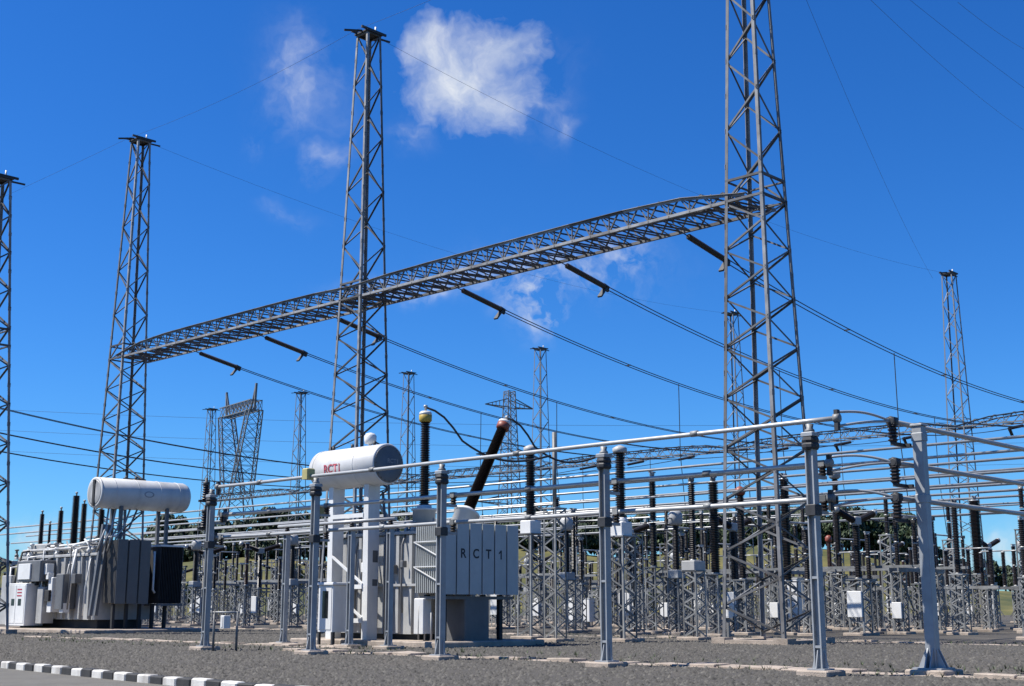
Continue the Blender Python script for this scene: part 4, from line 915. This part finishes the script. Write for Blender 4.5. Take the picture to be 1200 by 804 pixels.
def portal_pylon():                      # delta-headed tower seen edge on
    o = empty('transmission_tower'); m = 'far_steel'; j = MB()
    def face(A, B, n, w=.11):
        for i in range(n):
            a0, a1, b0, b1 = A[0].lerp(A[1], i / n), A[0].lerp(A[1], (i + 1) / n), B[0].lerp(B[1], i / n), B[0].lerp(B[1], (i + 1) / n)
            j.bar(a0, b1, w); j.bar(b0, a1, w); j.bar(a1, b1, w)
    Vv = Vector; base = [Vv((s * 5, u * 5, 0)) for s, u in ((-1, -1), (1, -1), (1, 1), (-1, 1))]; wst = [Vv((s * 2.2, u * 2.2, 26)) for s, u in ((-1, -1), (1, -1), (1, 1), (-1, 1))]
    for k in range(4):
        MB().bar(base[k], wst[k], .24).build('leg', m, o); face((base[k], wst[k]), (base[(k + 1) % 4], wst[(k + 1) % 4]), 6)
    for s in (-1, 1):
        top = [Vv((s * 7.5 + d, u * 1.4, 44)) for d, u in ((-1, -1), (1, -1), (1, 1), (-1, 1))]; bt = [Vv((s * 2.2 + d, u * 2.2, 26)) for d, u in ((-1, -1), (1, -1), (1, 1), (-1, 1))]
        for k in range(4):
            MB().bar(bt[k], top[k], .22).build('fork_leg', m, o); face((bt[k], top[k]), (bt[(k + 1) % 4], top[(k + 1) % 4]), 6, .10)
        MB().bar((s * 7.5, 0, 44), (s * 8.0, 0, 50), .4).bar((s * 5.5, 0, 44), (s * 8, 0, 50), .3).build('earth_peak', m, o)
    x = [Vv((-8.4, u * 1.2, 44 + w)) for u, w in ((-1, 0), (1, 0), (1, 2.2), (-1, 2.2))]; y = [Vv((8.4, u * 1.2, 44 + w)) for u, w in ((-1, 0), (1, 0), (1, 2.2), (-1, 2.2))]
    for k in range(4):
        MB().bar(x[k], y[k], .2).build('bridge_chord', m, o); face((x[k], y[k]), (x[(k + 1) % 4], y[(k + 1) % 4]), 9, .09)
    j.build('lacing', m, o, 'stuff'); return o
p2 = portal_pylon(); P = ray(272, 709); p2.location = (P.x / P.y * 318, 318, 0); p2.rotation_euler = (0, 0, R(-54)); p2.scale = (1.1, 1.25, 1.1)
tag(p2, 'distant transmission tower with a forked head and slanting top beam', 'transmission tower')

# ------------------------------------------------------------------ ridge and trees
def crest(x):                            # ridge height by azimuth, given as photo column
    pts = ((-400, 10), (200, 11), (420, 12), (620, 13.5), (760, 13), (880, 14), (1000, 14.5), (1065, 13), (1120, 5.0), (1250, 4.0), (1700, 5))
    for (a, p), (b, q) in zip(pts, pts[1:]):
        if a <= x <= b: k = (x - a) / (b - a); return p + (q - p) * (k * k * (3 - 2 * k))
    return 5
hm = MB(); nx, ny = 120, 22; rng = random.Random(5); vs = []
for i in range(nx + 1):
    px = -400 + 2100 * i / nx; d = ray(px, 709); d = Vector((d.x / d.y, 1, 0))
    for k in range(ny + 1):
        y = 215 + 330 * (k / ny) ** 1.3; s = min(1, max(0, (y - 222) / 62)); s = s * s * (3 - 2 * s)
        h = crest(px) * s * (1 + .06 * math.sin(px * .021 + y * .03)) + rng.uniform(-.25, .25) * s
        vs.append((d.x * y, y, -.3 + .3 * min(1, s * 8) + h))
hm.add(vs, [(i * (ny + 1) + k, (i + 1) * (ny + 1) + k, (i + 1) * (ny + 1) + k + 1, i * (ny + 1) + k + 1) for i in range(nx) for k in range(ny)], True)
tag(hm.build('hill', 'grass_hill'), kind='structure')
def hill_z(px, y):
    s = min(1, max(0, (y - 222) / 62)); s = s * s * (3 - 2 * s); return crest(px) * s
def leaf_crown(seed, rx, rz, nclump, nleaf, size, m):
    r = random.Random(seed); b = MB()
    for c in range(nclump):
        while True:
            q = Vector((r.uniform(-1, 1), r.uniform(-1, 1), r.uniform(-1, 1)))
            if .25 < q.length < 1: break
        cc = Vector((q.x * rx, q.y * rx, q.z * rz + rz * 1.15)); cr = r.uniform(.22, .42) * rx
        for l in range(nleaf):
            d = Vector((r.gauss(0, 1), r.gauss(0, 1), r.gauss(0, 1))).normalized() * cr * r.uniform(.5, 1.05); d.z *= .7
            n = (d.normalized() + Vector((r.uniform(-.6, .6), r.uniform(-.6, .6), r.uniform(-.2, .8)))).normalized(); x, y, z = basis(n); s = size * r.uniform(.6, 1.3)
            p = cc + d; b.add([p - x * s, p + y * s * .6, p + x * s, p - y * s * .6], ((0, 1, 2, 3),))
    return b
def tree_proto(seed, rx, rz, th, m):
    o = empty('broadleaf_tree', rz=0); tr = MB().tube([(0, 0, -.6), (.1, 0, th * .5), (.0, .1, th + rz * .8)], [.3, .24, .1], 8)
    for k in range(4): a = k * 1.7 + seed; tr.tube([(0, .05, th * .7), (math.cos(a) * rx * .5, math.sin(a) * rx * .5, th + rz * .7)], [.15, .05], 6)
    tr.build('trunk', 'bark', o); c = leaf_crown(seed, rx, rz, 34, 46, .45, m).build('crown', m, o); c.location = (0, 0, th * .12); return o
def palm_proto(seed):
    o = empty('palm_tree', rz=0); r = random.Random(seed); H = 8.0
    MB().tube([(0, 0, -.5), (.15, 0, H * .5), (.5, 0, H)], [.24, .17, .14], 8).build('trunk', 'bark', o)
    for k in range(18):
        a = k * 2.4 + r.uniform(-.2, .2); el = r.uniform(-.3, 1.0); L = r.uniform(2.8, 3.8); b = MB(); pts = []
        for i in range(8): u = i / 7; rr = L * u * (1 - .15 * u); pts.append(Vector((.5 + math.cos(a) * rr * math.cos(el * .7), math.sin(a) * rr * math.cos(el * .7), H + L * (math.sin(el) * u - .75 * u * u))))
        for i in range(7):
            p, q = pts[i], pts[i + 1]; sd_ = Vector((-math.sin(a), math.cos(a), 0)); w = .75 * math.sin(math.pi * min(.95, (i + 1) / 8)) + .12
            for s in (-1, 1):
                for h in (0, .5): c0 = p.lerp(q, h); c1 = p.lerp(q, h + .34); e = sd_ * s * w + Vector((0, 0, -.45 * w)) + (q - p) * .5; b.add([c0, c1, c1 + e, c0 + e * 1.0], ((0, 1, 2, 3),))
        b.build('frond', 'leaf_palm', o)
    return o
protos = [tree_proto(1, 3.4, 2.8, 2.6, 'leaf_dark'), tree_proto(2, 4.2, 2.6, 2.4, 'leaf_mid'), tree_proto(3, 2.8, 3.4, 3.0, 'leaf_dark')]
palm = palm_proto(4); used = set(); rt = random.Random(11)
spots = [(x + rt.uniform(-9, 9), rt.uniform(286, 318), rt.choice((0, 0, 1, 2)), rt.uniform(.95, 1.5)) for x in range(180, 1075, 10)]
spots += [(x + rt.uniform(-8, 8), rt.uniform(268, 284), 0, rt.uniform(.9, 1.3)) for x in range(990, 1066, 15)]
spots += [(x + rt.uniform(-6, 6), rt.uniform(276, 286), rt.choice((0, 1)), rt.uniform(.65, 1.0)) for x in range(190, 1080, 8)]
spots += [(x, rt.uniform(300, 330), rt.choice((0, 1, 2)), rt.uniform(.8, 1.1)) for x in range(1090, 1240, 18)]
spots += [(x + rt.uniform(-10, 10), rt.uniform(232, 252), 1, rt.uniform(.4, .7)) for x in range(230, 1080, 60)]
for px, y, k, s in spots:
    d = ray(px, 709); o = protos[k] if k not in used else dup(protos[k]); used.add(k)
    o.location = (d.x / d.y * y, y, hill_z(px, y) - .1); o.scale = (s, s, s * rt.uniform(.85, 1.15)); o.rotation_euler = (0, 0, rt.uniform(0, 6.28))
    lb = ('low green shrubby tree on the grassy slope behind the switchyard', 'shrubby trees on the slope') if y < 255 else (('dark green broadleaf tree on the ridge behind the switchyard', 'lighter green spreading tree on the ridge behind the switchyard', 'upright dark green tree on the ridge behind the switchyard')[k], 'trees along the ridge')
    tag(o, lb[0], 'tree', lb[1])
for i, (px, y, s) in enumerate(((752, 280, 1.0), (806, 276, 1.1), (835, 282, 1.05), (947, 278, 1.0), (884, 285, 1.0), (700, 290, .9))):
    d = ray(px, 709); o = palm if i == 0 else dup(palm); o.location = (d.x / d.y * y, y, hill_z(px, y) - .1); o.scale = (s,) * 3; o.rotation_euler = (0, 0, i * 1.3)
    tag(o, 'feathery palm tree standing on the ridge behind the switchyard', 'palm tree', 'palms on the ridge')
